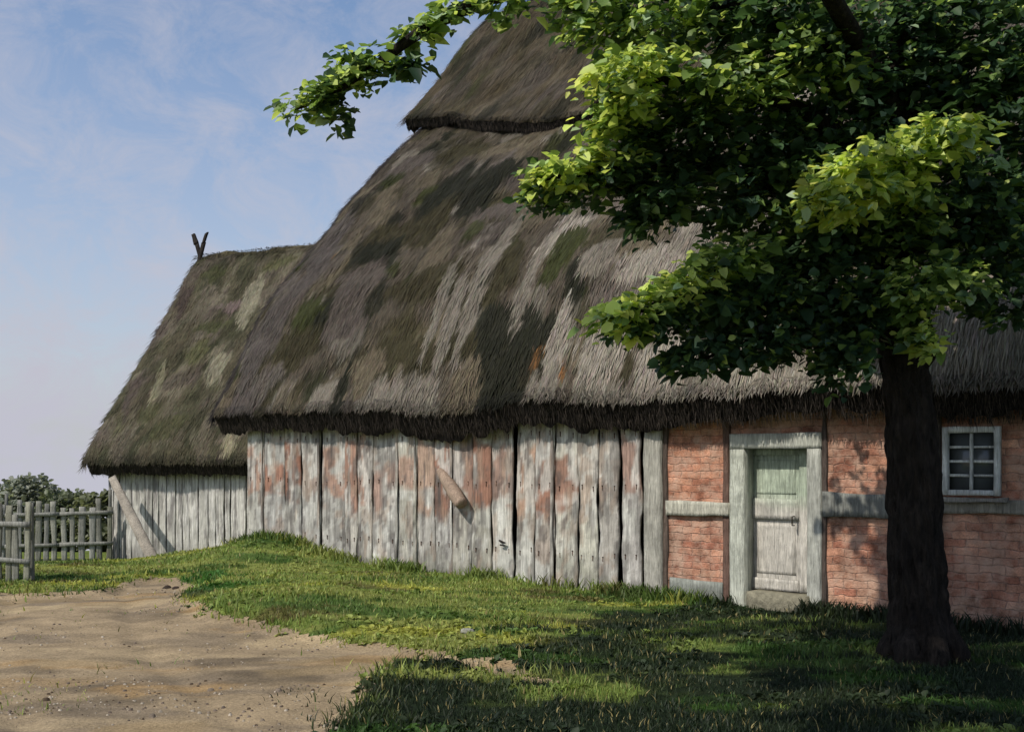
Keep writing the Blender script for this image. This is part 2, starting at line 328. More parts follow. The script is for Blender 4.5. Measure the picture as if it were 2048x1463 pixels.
def thatch_slope(mb, fr, prof, t0, t1, paint, step=.06, thick=.33, cut=(.22, -.30), lump=.05, nstraw=30000, seed=0, slen=.32, swid=.012, wave=.05, edge_fn=None, back=None, vmax=None):
    A, Sv, Zv = profile(prof, step)
    T = np.arange(t0, t1+step, step)
    tt, aa = np.meshgrid(T, A, indexing='ij')
    dS = np.gradient(Sv, A); dZ = np.gradient(Zv, A); ln = np.hypot(dS, dZ); dS /= ln; dZ /= ln
    def surf(t, a, full=False):
        t = np.asarray(t, float); a2 = np.asarray(a, float)
        if edge_fn is not None:
            e = edge_fn(t); a2 = e+a2*(A[-1]-e)/A[-1]
        s = np.interp(a2, A, Sv); z = np.interp(a2, A, Zv); ds = np.interp(a2, A, dS); dz = np.interp(a2, A, dZ)
        h = lump*fbm(t*.9+seed, a2*.6, seed)*1.6+lump*.6*fbm(t*4, a2*1.3, seed+4)
        low = np.exp(-np.asarray(a, float)/.25)
        w = wave*fbm(t*1.1+3, 0*t+seed, seed+8, 3)*2+wave*.45*fbm(t*7+3, 0*t+seed, seed+9, 2)
        end = np.minimum(1, np.minimum(t-t0, 9)/.22); rnd = -.14*(1-np.sqrt(np.clip(1-(1-end)**2, 0, 1)))
        lowr = -.05*np.clip(1-np.asarray(a, float)/.12, 0, 1)**2
        h = h+rnd+lowr
        P = fr.P(t, z+h*ds+w*low, s-h*dz)
        if full: return P, ds, dz, a2
        return P
    P, ds, dz, a2 = surf(tt, aa, True)
    col = paint.sample(tt.ravel(), a2.ravel())
    mb.grid(P, col, 0, np.stack([tt.ravel(), a2.ravel()], 1), flip=True)
    # cut ends at the eave, then the underside
    k = 6; K = np.linspace(0, 1, k+1)
    top = P[:, 0]; cutv = (fr.n*cut[0]+UP*cut[1])
    jag = (1+.3*fbm(T*2.1, 0*T, seed+20)+.12*vnoise(T*19, 0*T, seed+21))*np.interp(T, [0, 3, 8, 13], [.85, 1.0, .85, .62])
    G = top[:, None]+cutv*(K[None, :, None]*jag[:, None, None])
    G = G+fr.n*(.02*vnoise(tt[:, :k+1]*20, K[None]*5+0*tt[:, :k+1], seed))[..., None]
    dark = srgb(34, 31, 30)  # old butt ends and underside, near-black with the eave's shade painted in
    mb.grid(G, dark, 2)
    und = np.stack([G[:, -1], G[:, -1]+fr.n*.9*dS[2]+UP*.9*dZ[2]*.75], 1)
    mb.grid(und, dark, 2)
    # verge (left end and right end): butt thickness
    for side, flip in ((0, False), (-1, True)):
        E = P[side]; inn = np.stack([E, E+fr.n*(thick*.8*dZ)[:, None]-UP*(thick*.8*dS)[:, None]], 0)
        inn[1] += fr.d*(.06 if side == 0 else -.06)
        mb.grid(inn, np.tile(paint.sample(np.full(len(A), T[side]), a2[side])*.8, (2, 1)), 2, flip=flip)
    # straws
    if nstraw:
        def put(u, v, ln_, wd, lift, jit, mul):
            p, ds_, dz_, av = surf(u, v, True)
            sdir = fr.n*ds_[:, None]+UP*dz_[:, None]; nd = -fr.n*dz_[:, None]+UP*ds_[:, None]
            scatter_straws(mb, u, av, p, fr.d, sdir, nd, paint, ln_, wd, lift, jit, mul)
        vm_ = vmax or A[-1]
        va_ = rng.uniform(.0, vm_, nstraw); put(rng.uniform(t0+.03, t1, nstraw), va_+np.where(va_ < slen*1.25, slen*1.1, 0), slen, swid, .012, .12, (.7, 1.3))
        nb = nstraw//12
        put(rng.uniform(t0-.0, t1, nb), rng.uniform(.03, .16, nb), .12, swid, .015, .4, (.3, 1.0))      # eave fringe
        ne = int(nstraw*.12); tq = rng.uniform(t0, t1, ne); kq = rng.uniform(0, .75, ne); Gq = np.stack([np.interp(tq, T, top[:, j]) for j in range(3)], 1)+cutv*kq[:, None]-fr.n*.012
        L2 = rng.uniform(.05, .16, ne); dn = cutv/np.linalg.norm(cutv)+rng.normal(0, .16, (ne, 3)); sd2 = fr.d*.005; V2 = np.stack([Gq-sd2, Gq+sd2, Gq+dn*L2[:, None]-fr.n*.015], 1)
        c2 = srgb(52, 46, 41)*np.exp(rng.uniform(-1.3, .7, ne))[:, None]  # strands darkened to match the painted eave shade
        b_ = mb.n; mb.add(V2.reshape(-1, 3), np.zeros((0, 4), int), np.repeat(c2, 3, 0), 1); mb.f.append(b_+np.arange(ne*3).reshape(-1, 3)); mb.m.append(np.full(ne, 1))
        put(rng.uniform(t0-.02, t0+.05, nb//2), rng.uniform(.0, vm_, nb//2), .26, swid, .03, .3, (.4, 1.2))  # verge fringe
    return surf

# paint of the main roof ------------------------------------------------
MAIN = [(-.42, 2.33), (-.2, 2.78), (.2, 3.5), (.73, 4.38), (1.74, 5.52), (2.95, 6.85), (4.7, 8.45), (6.6, 10.1), (7.6, 10.8)]
mA, mS, mZ = profile(MAIN, .02)
def roof_uv(px, py, fr=H, A=mA, Sv=mS, Zv=mZ):
    t = np.array([fr.t_of(px, s) for s in Sv]); Y = fr.o[1]+Sv*fr.n[1]+t*fr.d[1]
    y = HZ-(Zv-EYE)*F/Y
    i = int(np.argmin(abs(y-py))); return t[i], A[i]
OL = srgb(54, 50, 32); BR = srgb(76, 69, 58); GR = srgb(112, 106, 95); LG = srgb(136, 129, 117); PU = srgb(80, 73, 66); DK = srgb(30, 31, 19); MO = srgb(48, 52, 22); GB = srgb(92, 84, 68); RU = srgb(110, 74, 36)
pm = Paint(-1, 16.2, 0, 13.5, .05, BR)
R0 = random.Random(3)
for k in range(1700):
    u = R0.uniform(-1, 16); v = R0.uniform(0, 12)
    right = min(max((u-4.2)/4.0, 0), 1)*(1-min(max((v-6)/3, 0), 1))
    pal = [(BR, 4), (GB, 3), (GR, .9+3*right), (OL, 2.6*(1-.75*right)), (DK, 1.0*(1-.9*right)), (PU, .8), (LG, .1+2.2*right), (MO, .8*(1-.7*right)), (RU, .08)]
    c = R0.choices([p[0] for p in pal], [p[1] for p in pal])[0]
    pm.stroke(u, v, R0.uniform(.16, .42), R0.uniform(.2, .6), R0.uniform(-.4, .7), c*R0.uniform(.82, 1.18), R0.uniform(.65, .97), k, .2)
def ps(px, py, a, b, c, op=.9, ang=.1, P_=None):
    u, v = roof_uv(px, py); pm.stroke(u, v, a*1.12, b*1.12, ang, c, .97, int(px+py), .18)
for a in [(900, 390, .62, .9, DK), (870, 440, .35, .6, OL), (790, 470, .6, .4, OL), (760, 500, .5, .3, DK), (1000, 350, .45, .4, DK), (960, 400, .3, .5, DK), (640, 650, .55, .55, DK), (600, 690, .4, .5, OL), (620, 620, .3, .4, MO),
          (850, 560, .8, .35, OL), (1000, 540, .35, .6, OL), (980, 660, .75, .45, DK), (1010, 740, .6, .6, DK), (1000, 800, .38, .35, DK), (870, 700, .7, .3, OL), (760, 710, .5, .35, OL), (1130, 500, .3, .55, MO), (1160, 560, .2, .5, DK),
          (1250, 700, .14, .5, OL), (680, 780, .18, .5, DK), (920, 300, .5, .3, OL), (520, 720, .3, .5, OL), (560, 640, .3, .4, OL), (1100, 660, .35, .25, DK), (1090, 740, .15, .3, DK)]: ps(*a)
for a in [(720, 560, .55, .5, PU), (690, 620, .4, .5, PU), (600, 580, .25, .7, PU), (1040, 280, .8, .3, GB), (820, 330, .6, .3, PU), (1000, 420, .6, .25, PU), (500, 800, .4, .5, srgb(84, 78, 72)), (470, 840, .4, .3, srgb(84, 78, 72)), (540, 760, .3, .3, srgb(88, 82, 74)),
          (770, 800, .5, .45, GR), (640, 800, .3, .4, GR), (850, 800, .3, .5, GR), (730, 740, .3, .45, GB), (900, 640, .14, .9, GR), (950, 590, .14, 1.0, GR), (1000, 500, .13, .9, GR), (1060, 560, .1, .9, GR), (880, 600, .12, .9, GR), (930, 760, .3, .4, GB), (1120, 680, .14, .7, LG),
          (1090, 790, .25, .4, GR), (1190, 790, .35, .4, GR), (1210, 700, .4, .42, LG), (1250, 560, .4, .4, PU*1.3), (1200, 520, .3, .3, GR), (1330, 510, .6, .3, LG), (1420, 420, .35, .5, LG), (1390, 470, .4, .3, GR), (1470, 400, .3, .5, LG),
          (1300, 640, .3, .3, BR), (1320, 740, .3, .5, LG), (1400, 780, .4, .3, GR), (1500, 740, .45, .4, LG), (1600, 720, .4, .5, GR), (1700, 760, .35, .4, LG), (1560, 790, .4, .22, LG), (1900, 700, .5, .5, LG), (1960, 620, .5, .6, LG), (1960, 760, .5, .3, GR), (1450, 690, .35, .3, LG)]: ps(*a)
for k in range(34): pm.stroke(-.44+R0.uniform(-.05, .1), k*.36, .11, .4, R0.uniform(-.05, .05), srgb(46, 41, 38)*R0.uniform(.8, 1.2), .95, k)   # dark weathered straw along the verge
for k in range(26): pm.stroke(R0.uniform(-.2, .5), R0.uniform(0, 4.5), .25, .5, .1, srgb(80, 74, 69)*R0.uniform(.85, 1.1), .8, k)

farmhouse = thing('thatched_farmhouse', 'large old farmhouse with steep mossy thatched roof, limewashed plank wall and red brick', 'farmhouse')
farmhouse.location = (0, 0, 0)
mb = MB()
main_surf = thatch_slope(mb, H, MAIN, -.5, 15.5, pm, step=.06, nstraw=85000, seed=2, lump=.07, vmax=11.3, swid=.012, slen=.19, cut=(.20, -.36), wave=.07)
# back slope, simple (unseen side)
A_, S_, Z_ = profile(MAIN, .3); tb = np.linspace(-.45, 15.45, 40)
Pb = H.P(*np.broadcast_arrays(tb[:, None], Z_[None], 15.2-S_[None])); mb.grid(Pb, BR, 0, np.stack([np.repeat(tb, len(A_)), np.tile(A_, 40)], 1))
mb.build('roof', [M_thatch, M_straw, M_cut], farmhouse)
# thick upper layer of thatch over the ridge
CAP = [(.9, 4.85), (2.0, 6.05), (3.2, 7.38), (4.3, 8.48), (5.3, 9.6), (6.4, 10.95), (7.15, 11.5), (7.6, 11.6)]
cA, cS, cZ = profile(CAP, .02)
a0 = float(np.interp(4.35, cS, cA)); a1 = float(np.interp(3.1, cS, cA))
def cap_edge(t): return a0+(a1-a0)*smooth(-1.2, 4.6, t)*1.0+.05*vnoise(np.asarray(t)*1.3, 0*np.asarray(t), 4)
pc = Paint(-1.2, 16.2, 0, 10.5, .05, srgb(74, 66, 50))
for k in range(900):
    c = R0.choices([OL, BR, GB, DK, MO, PU, srgb(66, 58, 40)], [3, 2.2, .8, 1.6, .8, 1, 3])[0]
    pc.stroke(R0.uniform(-1, 16), R0.uniform(0, 10), R0.uniform(.15, .4), R0.uniform(.3, .8), R0.uniform(-.2, .3), c, R0.uniform(.4, .8), k)
mb = MB()
thatch_slope(mb, H, CAP, -.78, 15.6, pc, step=.07, nstraw=26000, seed=5, lump=.05, edge_fn=cap_edge, cut=(.10, -.16), wave=.05)
rc = H.P(*np.broadcast_arrays(tb[:, None], np.array([11.6, 11.4, 10.2, 8.9])[None], np.array([7.6, 8.2, 9.8, 11.2])[None])); mb.grid(rc, BR, 0)
mb.build('thatch_cap', [M_thatch, M_straw, M_cut], farmhouse)

# ------------------------------------------------------------------ farmhouse walls
T_END = 15.0; DEPTH = 15.0
mb = MB()
mb.box(H.P(0, -.6, .24), H.d*T_END, H.n*.12, UP*2.95)
mb.box(H.P(0, -.6, .36), H.d*.15, H.n*(DEPTH-.5), UP*3.2)
mb.box(H.P(T_END-.15, -.6, .36), H.d*.15, H.n*(DEPTH-.5), UP*3.2)
mb.box(H.P(0, -.6, DEPTH-.14), H.d*T_END, H.n*.14, UP*2.9)
for tt_ in (.03, T_END-.1):        # gable triangles under the thatch
    gv = [H.P(tt_, 2.5, .4), H.P(tt_, 4.2, 1.1), H.P(tt_, 5.9, 2.6), H.P(tt_, 9.9, 7.3), H.P(tt_, 5.9, 12.4), H.P(tt_, 2.5, 14.8)]
    gv2 = [p+H.d*.07 for p in gv]; mb.add(gv+gv2, [(0, 1, 2, 3, 4, 5), (11, 10, 9, 8, 7, 6)]+[(i, (i+1) % 6, 6+(i+1) % 6, 6+i) for i in range(6)])
mb.build('inner_wall', M_dark, farmhouse)

# plank cladding, board by board in one part
RW = random.Random(11)
edges = [497, 531, 573, 606, 645, 694, 718, 748, 800, 838, 872, 908, 948, 985, 1032, 1075, 1113, 1160, 1200, 1243, 1284]
gaps = {645: .05, 800: .05, 1032: .085, 531: .02, 606: .035, 1113: .03, 748: .03, 1200: .03, 1243: .03, 694: .015, 908: .02}
def plank_color(seed, red, pale):
    base = srgb(190, 187, 178)*RW.uniform(.82, 1.12)*np.array((1, 1+RW.uniform(-.02, .02), 1+RW.uniform(-.06, .05)))
    redc = srgb(*RW.choice([(158, 116, 96), (172, 140, 122), (150, 106, 86), (178, 146, 124)]))
    zr = RW.uniform(.9, 1.2); zt = RW.uniform(1.6, 1.95)
    def f(V):
        z = V[:, 2]; u = V[:, 0]*1.3+V[:, 1]
        c = np.tile(base, (len(V), 1))
        nz = .26*fbm(u*9+seed, z*3.5, seed)*2
        m = smooth(zr-.14, zr+.06, z+nz)*(1-smooth(zt-.1, zt+.08, z+nz))*red
        c = c*(1-m[:, None])+redc*m[:, None]
        m2 = smooth(.25, .4, .5+.5*fbm(u*4+seed*2, z*2.5, seed+5)*2-.35)*pale*(z < 1.15)
        c = c*(1-m2[:, None])+srgb(205, 205, 196)*m2[:, None]
        m3 = (1-smooth(.05, .34, z+nz))*.55                  # green-grey damp foot of the boards
        c = c*(1-m3[:, None])+srgb(112, 112, 98)*m3[:, None]
        for q_, (fu, fz, lo, cc_, op) in enumerate(((22, 2.0, .10, (212, 211, 203), .72), (30, 2.2, .12, (120, 117, 112), .65), (18, 2.6, .17, (160, 140, 122), .5), (44, 3, .2, (88, 82, 80), .6))):
            m4 = smooth(lo, lo+.14, fbm(u*fu+seed*1.7, z*fz+q_*9, seed+q_*31))*op; c = c*(1-m4[:, None])+srgb(*cc_)*m4[:, None]
        return c*(1+.14*fbm(u*9, z*6+seed, seed+9)[:, None]*2)
    return f
mb = MB()
for i in range(len(edges)-1):
    e0, e1 = edges[i], edges[i+1]
    ta = H.t_of(e0)+gaps.get(e0, .014)/2; tb_ = H.t_of(e1)-gaps.get(e1, .014)/2
    red = RW.choice([.45, .8, .9, .95, .85, .7]); pale = RW.choice([.1, .3, .6, .85])
    if e0 in (573, 645, 762, 872): red = .95
    w = tb_-ta; tm = (ta+tb_)/2; off = RW.uniform(-.02, .015)
    zb = -.25; lean = RW.uniform(-.012, .012)
    if e0 == 1032: lean = .03
    mb.board(H.P(tm-lean, zb, off), H.P(tm+lean, 2.32, off), H.d, -H.n, w, .028, nseg=70, wob=.015, seed=i+1, nw=10, colf=plank_color(i+1, red, pale))
    for zn in (.42, 1.28, 1.95):
        for un in (-.3, .3):
            q_ = H.P(tm+un*w+RW.uniform(-.01, .01), zn+RW.uniform(-.03, .03), off-.036); mb.box(q_-H.d*.007, H.d*.014, H.n*.012, UP*.014, srgb(46, 36, 30)); q2 = q_-UP*.05; mb.box(q2-H.d*.003, H.d*.006, H.n*.0085, UP*.05, srgb(110, 78, 60))
    if RW.random() < .35:                                   # narrow cover strip
        q = tb_-.02; mb.board(H.P(q, zb, off-.034), H.P(q+RW.uniform(-.02, .02), 2.3, off-.034), H.d, -H.n, .05, .014, nseg=30, wob=.01, seed=i+60, nw=2, colf=plank_color(i+90, .3, .7))
mb.build('plank_wall', M_plank, farmhouse)['label'] = 'limewashed upright boards worn back to red brown in the middle'

def wall_box(name, px0, px1, py0, py1, o0, o1, m, col, ref=None, uv=False, wob=.008, parent=farmhouse, z=None, label=None, nseg=10):
    """board on the wall plane given by pixel extents (heights taken at the middle); o0..o1 depth range"""
    t0 = H.t_of(px0, o0); t1 = H.t_of(px1, o0); pm_ = (px0+px1)/2 if ref is None else ref
    z1 = H.tz(pm_, py0, o0)[1]; z0 = H.tz(pm_, py1, o0)[1]
    if z: z0, z1 = z
    mb = MB(); cf = None
    base = np.asarray(col)
    def cf(V): return base*(1+.18*fbm((V[:, 0]+V[:, 1])*3, V[:, 2]*3, int(px0))[:, None]*2)
    if (t1-t0) > (z1-z0):
        mb.board(H.P(t0, (z0+z1)/2, o1), H.P(t1, (z0+z1)/2, o1), UP, -H.n, z1-z0, o1-o0, nseg=nseg, wob=wob, seed=int(px0) % 97, nw=4, colf=cf)
    else:
        mb.board(H.P((t0+t1)/2, z0, o1), H.P((t0+t1)/2, z1, o1), H.d, -H.n, t1-t0, o1-o0, nseg=nseg, wob=wob, seed=int(px0) % 97, nw=4, colf=cf)
    o = mb.build(name, m, parent)
    if label: o['label'] = label
    return o
GREY = srgb(172, 175, 163); GREYD = srgb(150, 150, 138)
wall_box('timber_post', 1288, 1322, 0, 0, -.045, .16, M_timber, srgb(178, 176, 165), z=(-.25, 2.3), nseg=24)
wall_box('timber_post', 1323, 1335, 0, 0, -.01, .16, M_timber, srgb(96, 84, 76), z=(-.25, 2.3), nseg=24, label='thin dark weathered post beside the boards')
# brick infill: fields between the timbers
def brick(px0, px1, z0, z1, tint=(1, 1, 1), o0=.012, label=None, hole=None):
    t0 = H.t_of(px0, o0); t1 = H.t_of(px1, o0); mb = MB()
    nt_ = max(int((t1-t0)/.06), 2); nz = max(int((z1-z0)/.06), 2)
    tt, zz = np.meshgrid(np.linspace(t0, t1, nt_+1), np.linspace(z0, z1, nz+1), indexing='ij')
    off = o0+.012*fbm(tt*3, zz*3, 8)*2
    col = np.asarray(tint)*(1+.22*fbm(tt*1.8, zz*1.8, 31)*2).reshape(-1, 1)*np.ones(3)
    foot = (1-smooth(.06, .3, zz+.1*fbm(tt*4, zz*4, 3)*2)).reshape(-1, 1)*.5
    col = col*(1-foot)+np.array((.62, .9, .95))*foot
    mb.grid(H.P(tt, zz, off), col, 0, np.stack([tt.ravel(), zz.ravel()], 1), flip=False)
    mb.box(H.P(t0, z0, o0+.03), H.d*(t1-t0), H.n*.17, UP*(z1-z0))
    o = mb.build('brick_panel', M_brick, farmhouse)
    if label: o['label'] = label
    return o
zt = lambda px, py: float(H.tz(px, py)[1])
zr1, zr0 = zt(1390, 1003), zt(1390, 1031)
brick(1335, 1456, zr1-.01, 2.3, (1.12, 1.02, .98)); brick(1335, 1456, -.3, zr0+.01, (1.0, .95, .95))
wall_box('timber_rail', 1331, 1456, 1003, 1031, -.04, .14, M_timber, srgb(196, 194, 178))
wall_box('sill_beam', 1339, 1444, 1160, 1200, -.03, .1, M_timber, srgb(146, 150, 142), label='pale stone grey beam at the foot of the brick')
wall_box('timber_post', 1446, 1457, 0, 0, -.006, .15, M_timber, srgb(110, 88, 78), z=(-.2, 2.3), label='narrow brown post left of the door frame', nseg=20)
# door frame and door
zl1, zl0 = zt(1550, 866), zt(1550, 897)
wall_box('door_frame', 1459, 1489, 0, 0, -.03, .2, M_timber, srgb(196, 200, 186), z=(-.12, zl0), wob=.004, nseg=20)
wall_box('door_frame', 1614, 1642, 0, 0, -.03, .2, M_timber, srgb(190, 192, 182), z=(-.12, zl0), wob=.004, nseg=20)
wall_box('door_lintel', 1459, 1642, 0, 0, -.034, .2, M_timber, srgb(198, 200, 188), z=(zl0, zl1), wob=.004, nseg=20)
door = MB(); D0 = .15
td0 = H.t_of(1486, D0); td1 = H.t_of(1617, D0); zd0 = .14; zd1 = zl0
green = srgb(178, 190, 170)
def dcf(V):
    z = V[:, 2][:, None]; g = green*(1+.2*fbm((V[:, 0]+V[:, 1])*4, V[:, 2]*3, 5)[:, None]*2); w = srgb(196, 192, 182)*(1+.2*fbm((V[:, 0]+V[:, 1])*4, V[:, 2]*3, 6)[:, None]*2)
    m = smooth(1.0, 1.25, z+.1*fbm(V[:, 0]*5, V[:, 2]*5, 2)[:, None]); return w*(1-m)+g*m
tw = td1-td0; st = .11
door.board(H.P((td0+td1)/2, zd0, D0+.05), H.P((td0+td1)/2, zd1, D0+.05), H.d, -H.n, tw-.01, .022, nseg=20, wob=.002, colf=dcf)
zm1, zm0 = zt(1555, 998), zt(1555, 1040)
for a, b in ((td0, td0+st), (td1-st, td1)): door.board(H.P((a+b)/2, zd0, D0+.028), H.P((a+b)/2, zd1, D0+.028), H.d, -H.n, st-.006, .03, nseg=16, wob=.002, colf=dcf)
for a, b in ((zd0, zd0+.13), (zm0, zm1), (zd1-.07, zd1)): door.board(H.P(td0+st, (a+b)/2, D0+.028), H.P(td1-st, (a+b)/2, D0+.028), UP, -H.n, b-a, .033, nseg=8, wob=.002, colf=dcf)
for a, b in ((zd0+.13, zm0), (zm1, zd1-.07)):            # raised fields of the two panels
    door.board(H.P((td0+td1)/2, a+.05, D0+.04), H.P((td0+td1)/2, b-.05, D0+.04), H.d, -H.n, tw-2*st-.1, .014, nseg=14, wob=.002, nw=8, colf=dcf)
do = door.build('door', M_timber, farmhouse); do['label'] = 'pale grey green door with two panels, greener at the top'
hd = MB(); hp = H.P(td1-.16, .98, D0-.02)
hd.tube([hp, hp-H.n*.05, hp-H.n*.05-UP*.1, hp-UP*.1], [.008]*4, srgb(60, 55, 50), n=8); hd.build('door_handle', M_timber, do)
wall_box('door_step', 1493, 1611, 0, 0, -.12, .23, M_stone, srgb(128, 124, 106), z=(-.25, .135), label='worn mossy threshold stone', wob=.01)
# brick right of the door
zq1, zq0 = zt(1710, 986), zt(1710, 1034)
zs1, zs0 = zt(1940, 1000), zt(1940, 1024)
brick(1643, 1860, zq1-.01, 2.3, (1.0, .97, .98)); brick(1643, 1860, -.3, zq0+.01, (1, .97, .97))
brick(1861, 2140, zs1-.01, 2.3, (1.0, .97, .98)); brick(1861, 2140, -.3, zs0+.01, (1, .97, .97)); brick(1457, 1645, zl1-.01, 2.3, (.9, .9, .95), o0=.03)
wall_box('timber_rail', 1644, 1878, 986, 1034, -.04, .14, M_timber, srgb(132, 134, 128), ref=1710, nseg=16)
wall_box('timber_post', 1643, 1652, 0, 0, -.012, .14, M_timber, srgb(88, 78, 72), z=(-.2, 2.3), nseg=20, label='narrow dark post right of the door frame')
wall_box('timber_post', 1836, 1880, 0, 0, -.05, .14, M_timber, srgb(120, 112, 104), z=(-.2, 2.3), nseg=20, label='brown post partly hidden by the tree trunk')
wall_box('timber_rail', 1880, 2140, 998, 1026, -.03, .14, M_timber, srgb(152, 148, 136), ref=1940, nseg=16)
# window, two columns by four rows
win = bpy.data.objects.new('window', None); COL.objects.link(win); win.parent = farmhouse
tw0, tw1 = H.t_of(1887, -.03), H.t_of(2002, -.03); wz1, wz0 = zt(1945, 853), zt(1945, 990)
pane = MB(); pane.box(H.P(tw0+.04, wz0+.03, -.012), H.d*(tw1-tw0-.08), H.n*.008, UP*(wz1-wz0-.06)); pane.build('pane', M_glass, win)
WH = srgb(226, 229, 224)
fm = MB()
def wb(a, b, c, d, th, o=-.014): fm.board(H.P((a+b)/2, c, o) if (b-a) < (d-c) else H.P(a, (c+d)/2, o), H.P((a+b)/2, d, o) if (b-a) < (d-c) else H.P(b, (c+d)/2, o), H.d if (b-a) < (d-c) else UP, -H.n, min(b-a, d-c), th, WH*.93, nseg=8, wob=.003, nw=2, seed=int(a*100+c*70) % 50, colf=lambda V: WH*(.85+.25*fbm(V[:, 0]*9+V[:, 1]*9, V[:, 2]*9, 3)[:, None]*2))
wb(tw0, tw0+.055, wz0, wz1, .06); wb(tw1-.055, tw1, wz0, wz1, .06); wb(tw0+.055, tw1-.055, wz1-.06, wz1, .062); wb(tw0+.055, tw1-.055, wz0, wz0+.055, .062)
fm.build('window_frame', M_timber, win)
fm = MB(); tmid = (tw0+tw1)/2
wb(tmid-.016, tmid+.016, wz0+.056, wz1-.061, .034)
for k in (1, 2, 3):
    zz_ = wz0+.055+(wz1-wz0-.115)*k/4; wb(tw0+.056, tmid-.017, zz_-.012, zz_+.012, .026); wb(tmid+.017, tw1-.056, zz_-.012, zz_+.012, .026)
fm.build('glazing_bar', M_timber, win)
wall_box('window_sill', 1880, 2012, 993, 1004, -.1, -.005, M_timber, srgb(150, 146, 138), parent=win, ref=1945)
# short broken log hanging out of the boards
mb = MB()
p0 = at(884, 948, 16.05); t_, z_ = H.tz(884, 946, -.04); t2, z2 = H.tz(930, 1008, -.14)
a_ = H.P(t_, z_, -.05); b_ = H.P(t2, z2, -.2)
mb.tube([a_-(b_-a_)*.12, a_, a_*.65+b_*.35, a_*.3+b_*.7, b_], [.035, .06, .085, .095, .082], srgb(160, 140, 122), n=12, rough=.08, seed=3, sub=4)
mb.build('log_stub', M_plank, farmhouse)['label'] = 'short split log hanging slantwise on the plank wall'
# iron strap / knot hole marks
mb = MB(); t_, z_ = H.tz(1005, 1083, -.04); mb.tube([H.P(t_-.04, z_+.02, -.06), H.P(t_+.02, z_, -.075), H.P(t_+.07, z_-.01, -.06)], [.012, .018, .01], srgb(38, 34, 30), n=8, sub=3, rough=.2); mb.tube([H.P(t_-.03, z_-.04, -.055), H.P(t_+.05, z_-.045, -.06)], [.01, .01], srgb(38, 34, 30), n=8)
mb.build('iron_hook', M_stone, farmhouse)

# ------------------------------------------------------------------ barn
barn = thing('thatched_barn', 'small low barn with mossy thatched roof and grey board wall beyond the farmhouse', 'barn')
BP = [(0, 1.58), (.12, 1.85), (.5, 2.4), (1.9, 4.2), (2.6, 5.15), (3.2, 5.98), (3.5, 6.15)]
bA, bS, bZ = profile(BP, .02)
BG = srgb(78, 76, 56)
pb = Paint(-.5, 5.3, 0, 6.5, .05, BG)
for k in range(420):
    c = R0.choices([srgb(76, 71, 54), srgb(58, 57, 40), srgb(94, 87, 74), srgb(78, 69, 62), srgb(110, 104, 86), srgb(44, 46, 28)], [3, 2.5, 2.2, 1.6, 1.1, 1.3])[0]
    pb.stroke(R0.uniform(-.5, 5.2), R0.uniform(0, 6), R0.uniform(.12, .4), R0.uniform(.2, .6), R0.uniform(-.6, .6), c, R0.uniform(.5, .9), k)
def pbs(px, py, a, b, c, op=.9):
    u, v = roof_uv(px, py, B, bA, bS, bZ); pb.stroke(u, v, a, b, .2, c, op, int(px))
for a in [(430, 540, .35, .35, srgb(60, 62, 36)), (370, 600, .2, .6, srgb(64, 54, 48)), (430, 650, .5, .25, srgb(66, 68, 42)), (470, 610, .4, .2, srgb(104, 90, 86)), (500, 600, .25, .9, srgb(128, 124, 104)), (440, 730, .3, .5, srgb(128, 124, 104)), (320, 760, .12, .6, srgb(126, 122, 98)), (340, 850, .5, .3, srgb(66, 66, 42)), (300, 820, .3, .3, srgb(70, 70, 46)), (400, 700, .3, .4, srgb(80, 80, 52)), (460, 880, .2, .25, srgb(140, 134, 108)), (560, 520, .5, .2, srgb(84, 84, 56))]: pbs(*a)
mb = MB(); thatch_slope(mb, B, BP, 0, 4.6, pb, step=.06, nstraw=30000, seed=9, lump=.06, cut=(.16, -.24), wave=.05, slen=.18, swid=.013)
tb2 = np.linspace(0, 4.6, 12); A_, S_, Z_ = profile(BP, .3)
mb.grid(B.P(*np.broadcast_arrays(tb2[:, None], Z_[None], 7.0-S_[None])), BG, 0, np.stack([np.repeat(tb2, len(A_)), np.tile(A_, 12)], 1))
mb.build('roof', [M_thatch, M_straw, M_cut], barn)
mb = MB(); mb.tube([B.P(t_, 6.02+.03*sin(t_*3), 3.5) for t_ in np.linspace(-.04, 4.6, 24)], .15+.03*fbm(np.linspace(0, 14, 24), np.zeros(24), 3)*2, srgb(82, 76, 56), n=14, rough=.22, seed=8, sub=4)
nr_ = 4200; t_ = rng.uniform(-.04, 4.6, nr_); a_ = rng.uniform(-.3, 1.3, nr_)*pi; p_ = B.P(t_, 6.03+.16*np.sin(a_), 3.5-.16*np.cos(a_)); nn_ = -B.n*np.cos(a_)[:, None]+UP*np.sin(a_)[:, None]; ss_ = B.n*np.sin(a_)[:, None]+UP*np.cos(a_)[:, None]
scatter_straws(mb, t_, 5.5+0*t_, p_, B.d, ss_*np.where(a_ < pi/2, 1, -1)[:, None], nn_, pb, .14, .012, .03, .5, (.5, 1.3))
mb.build('roof_ridge', [M_thatch, M_straw], barn)
wo_ = .42; tl = B.t_of(219, wo_); tr = 4.45
mb = MB(); x = tl; i = 0
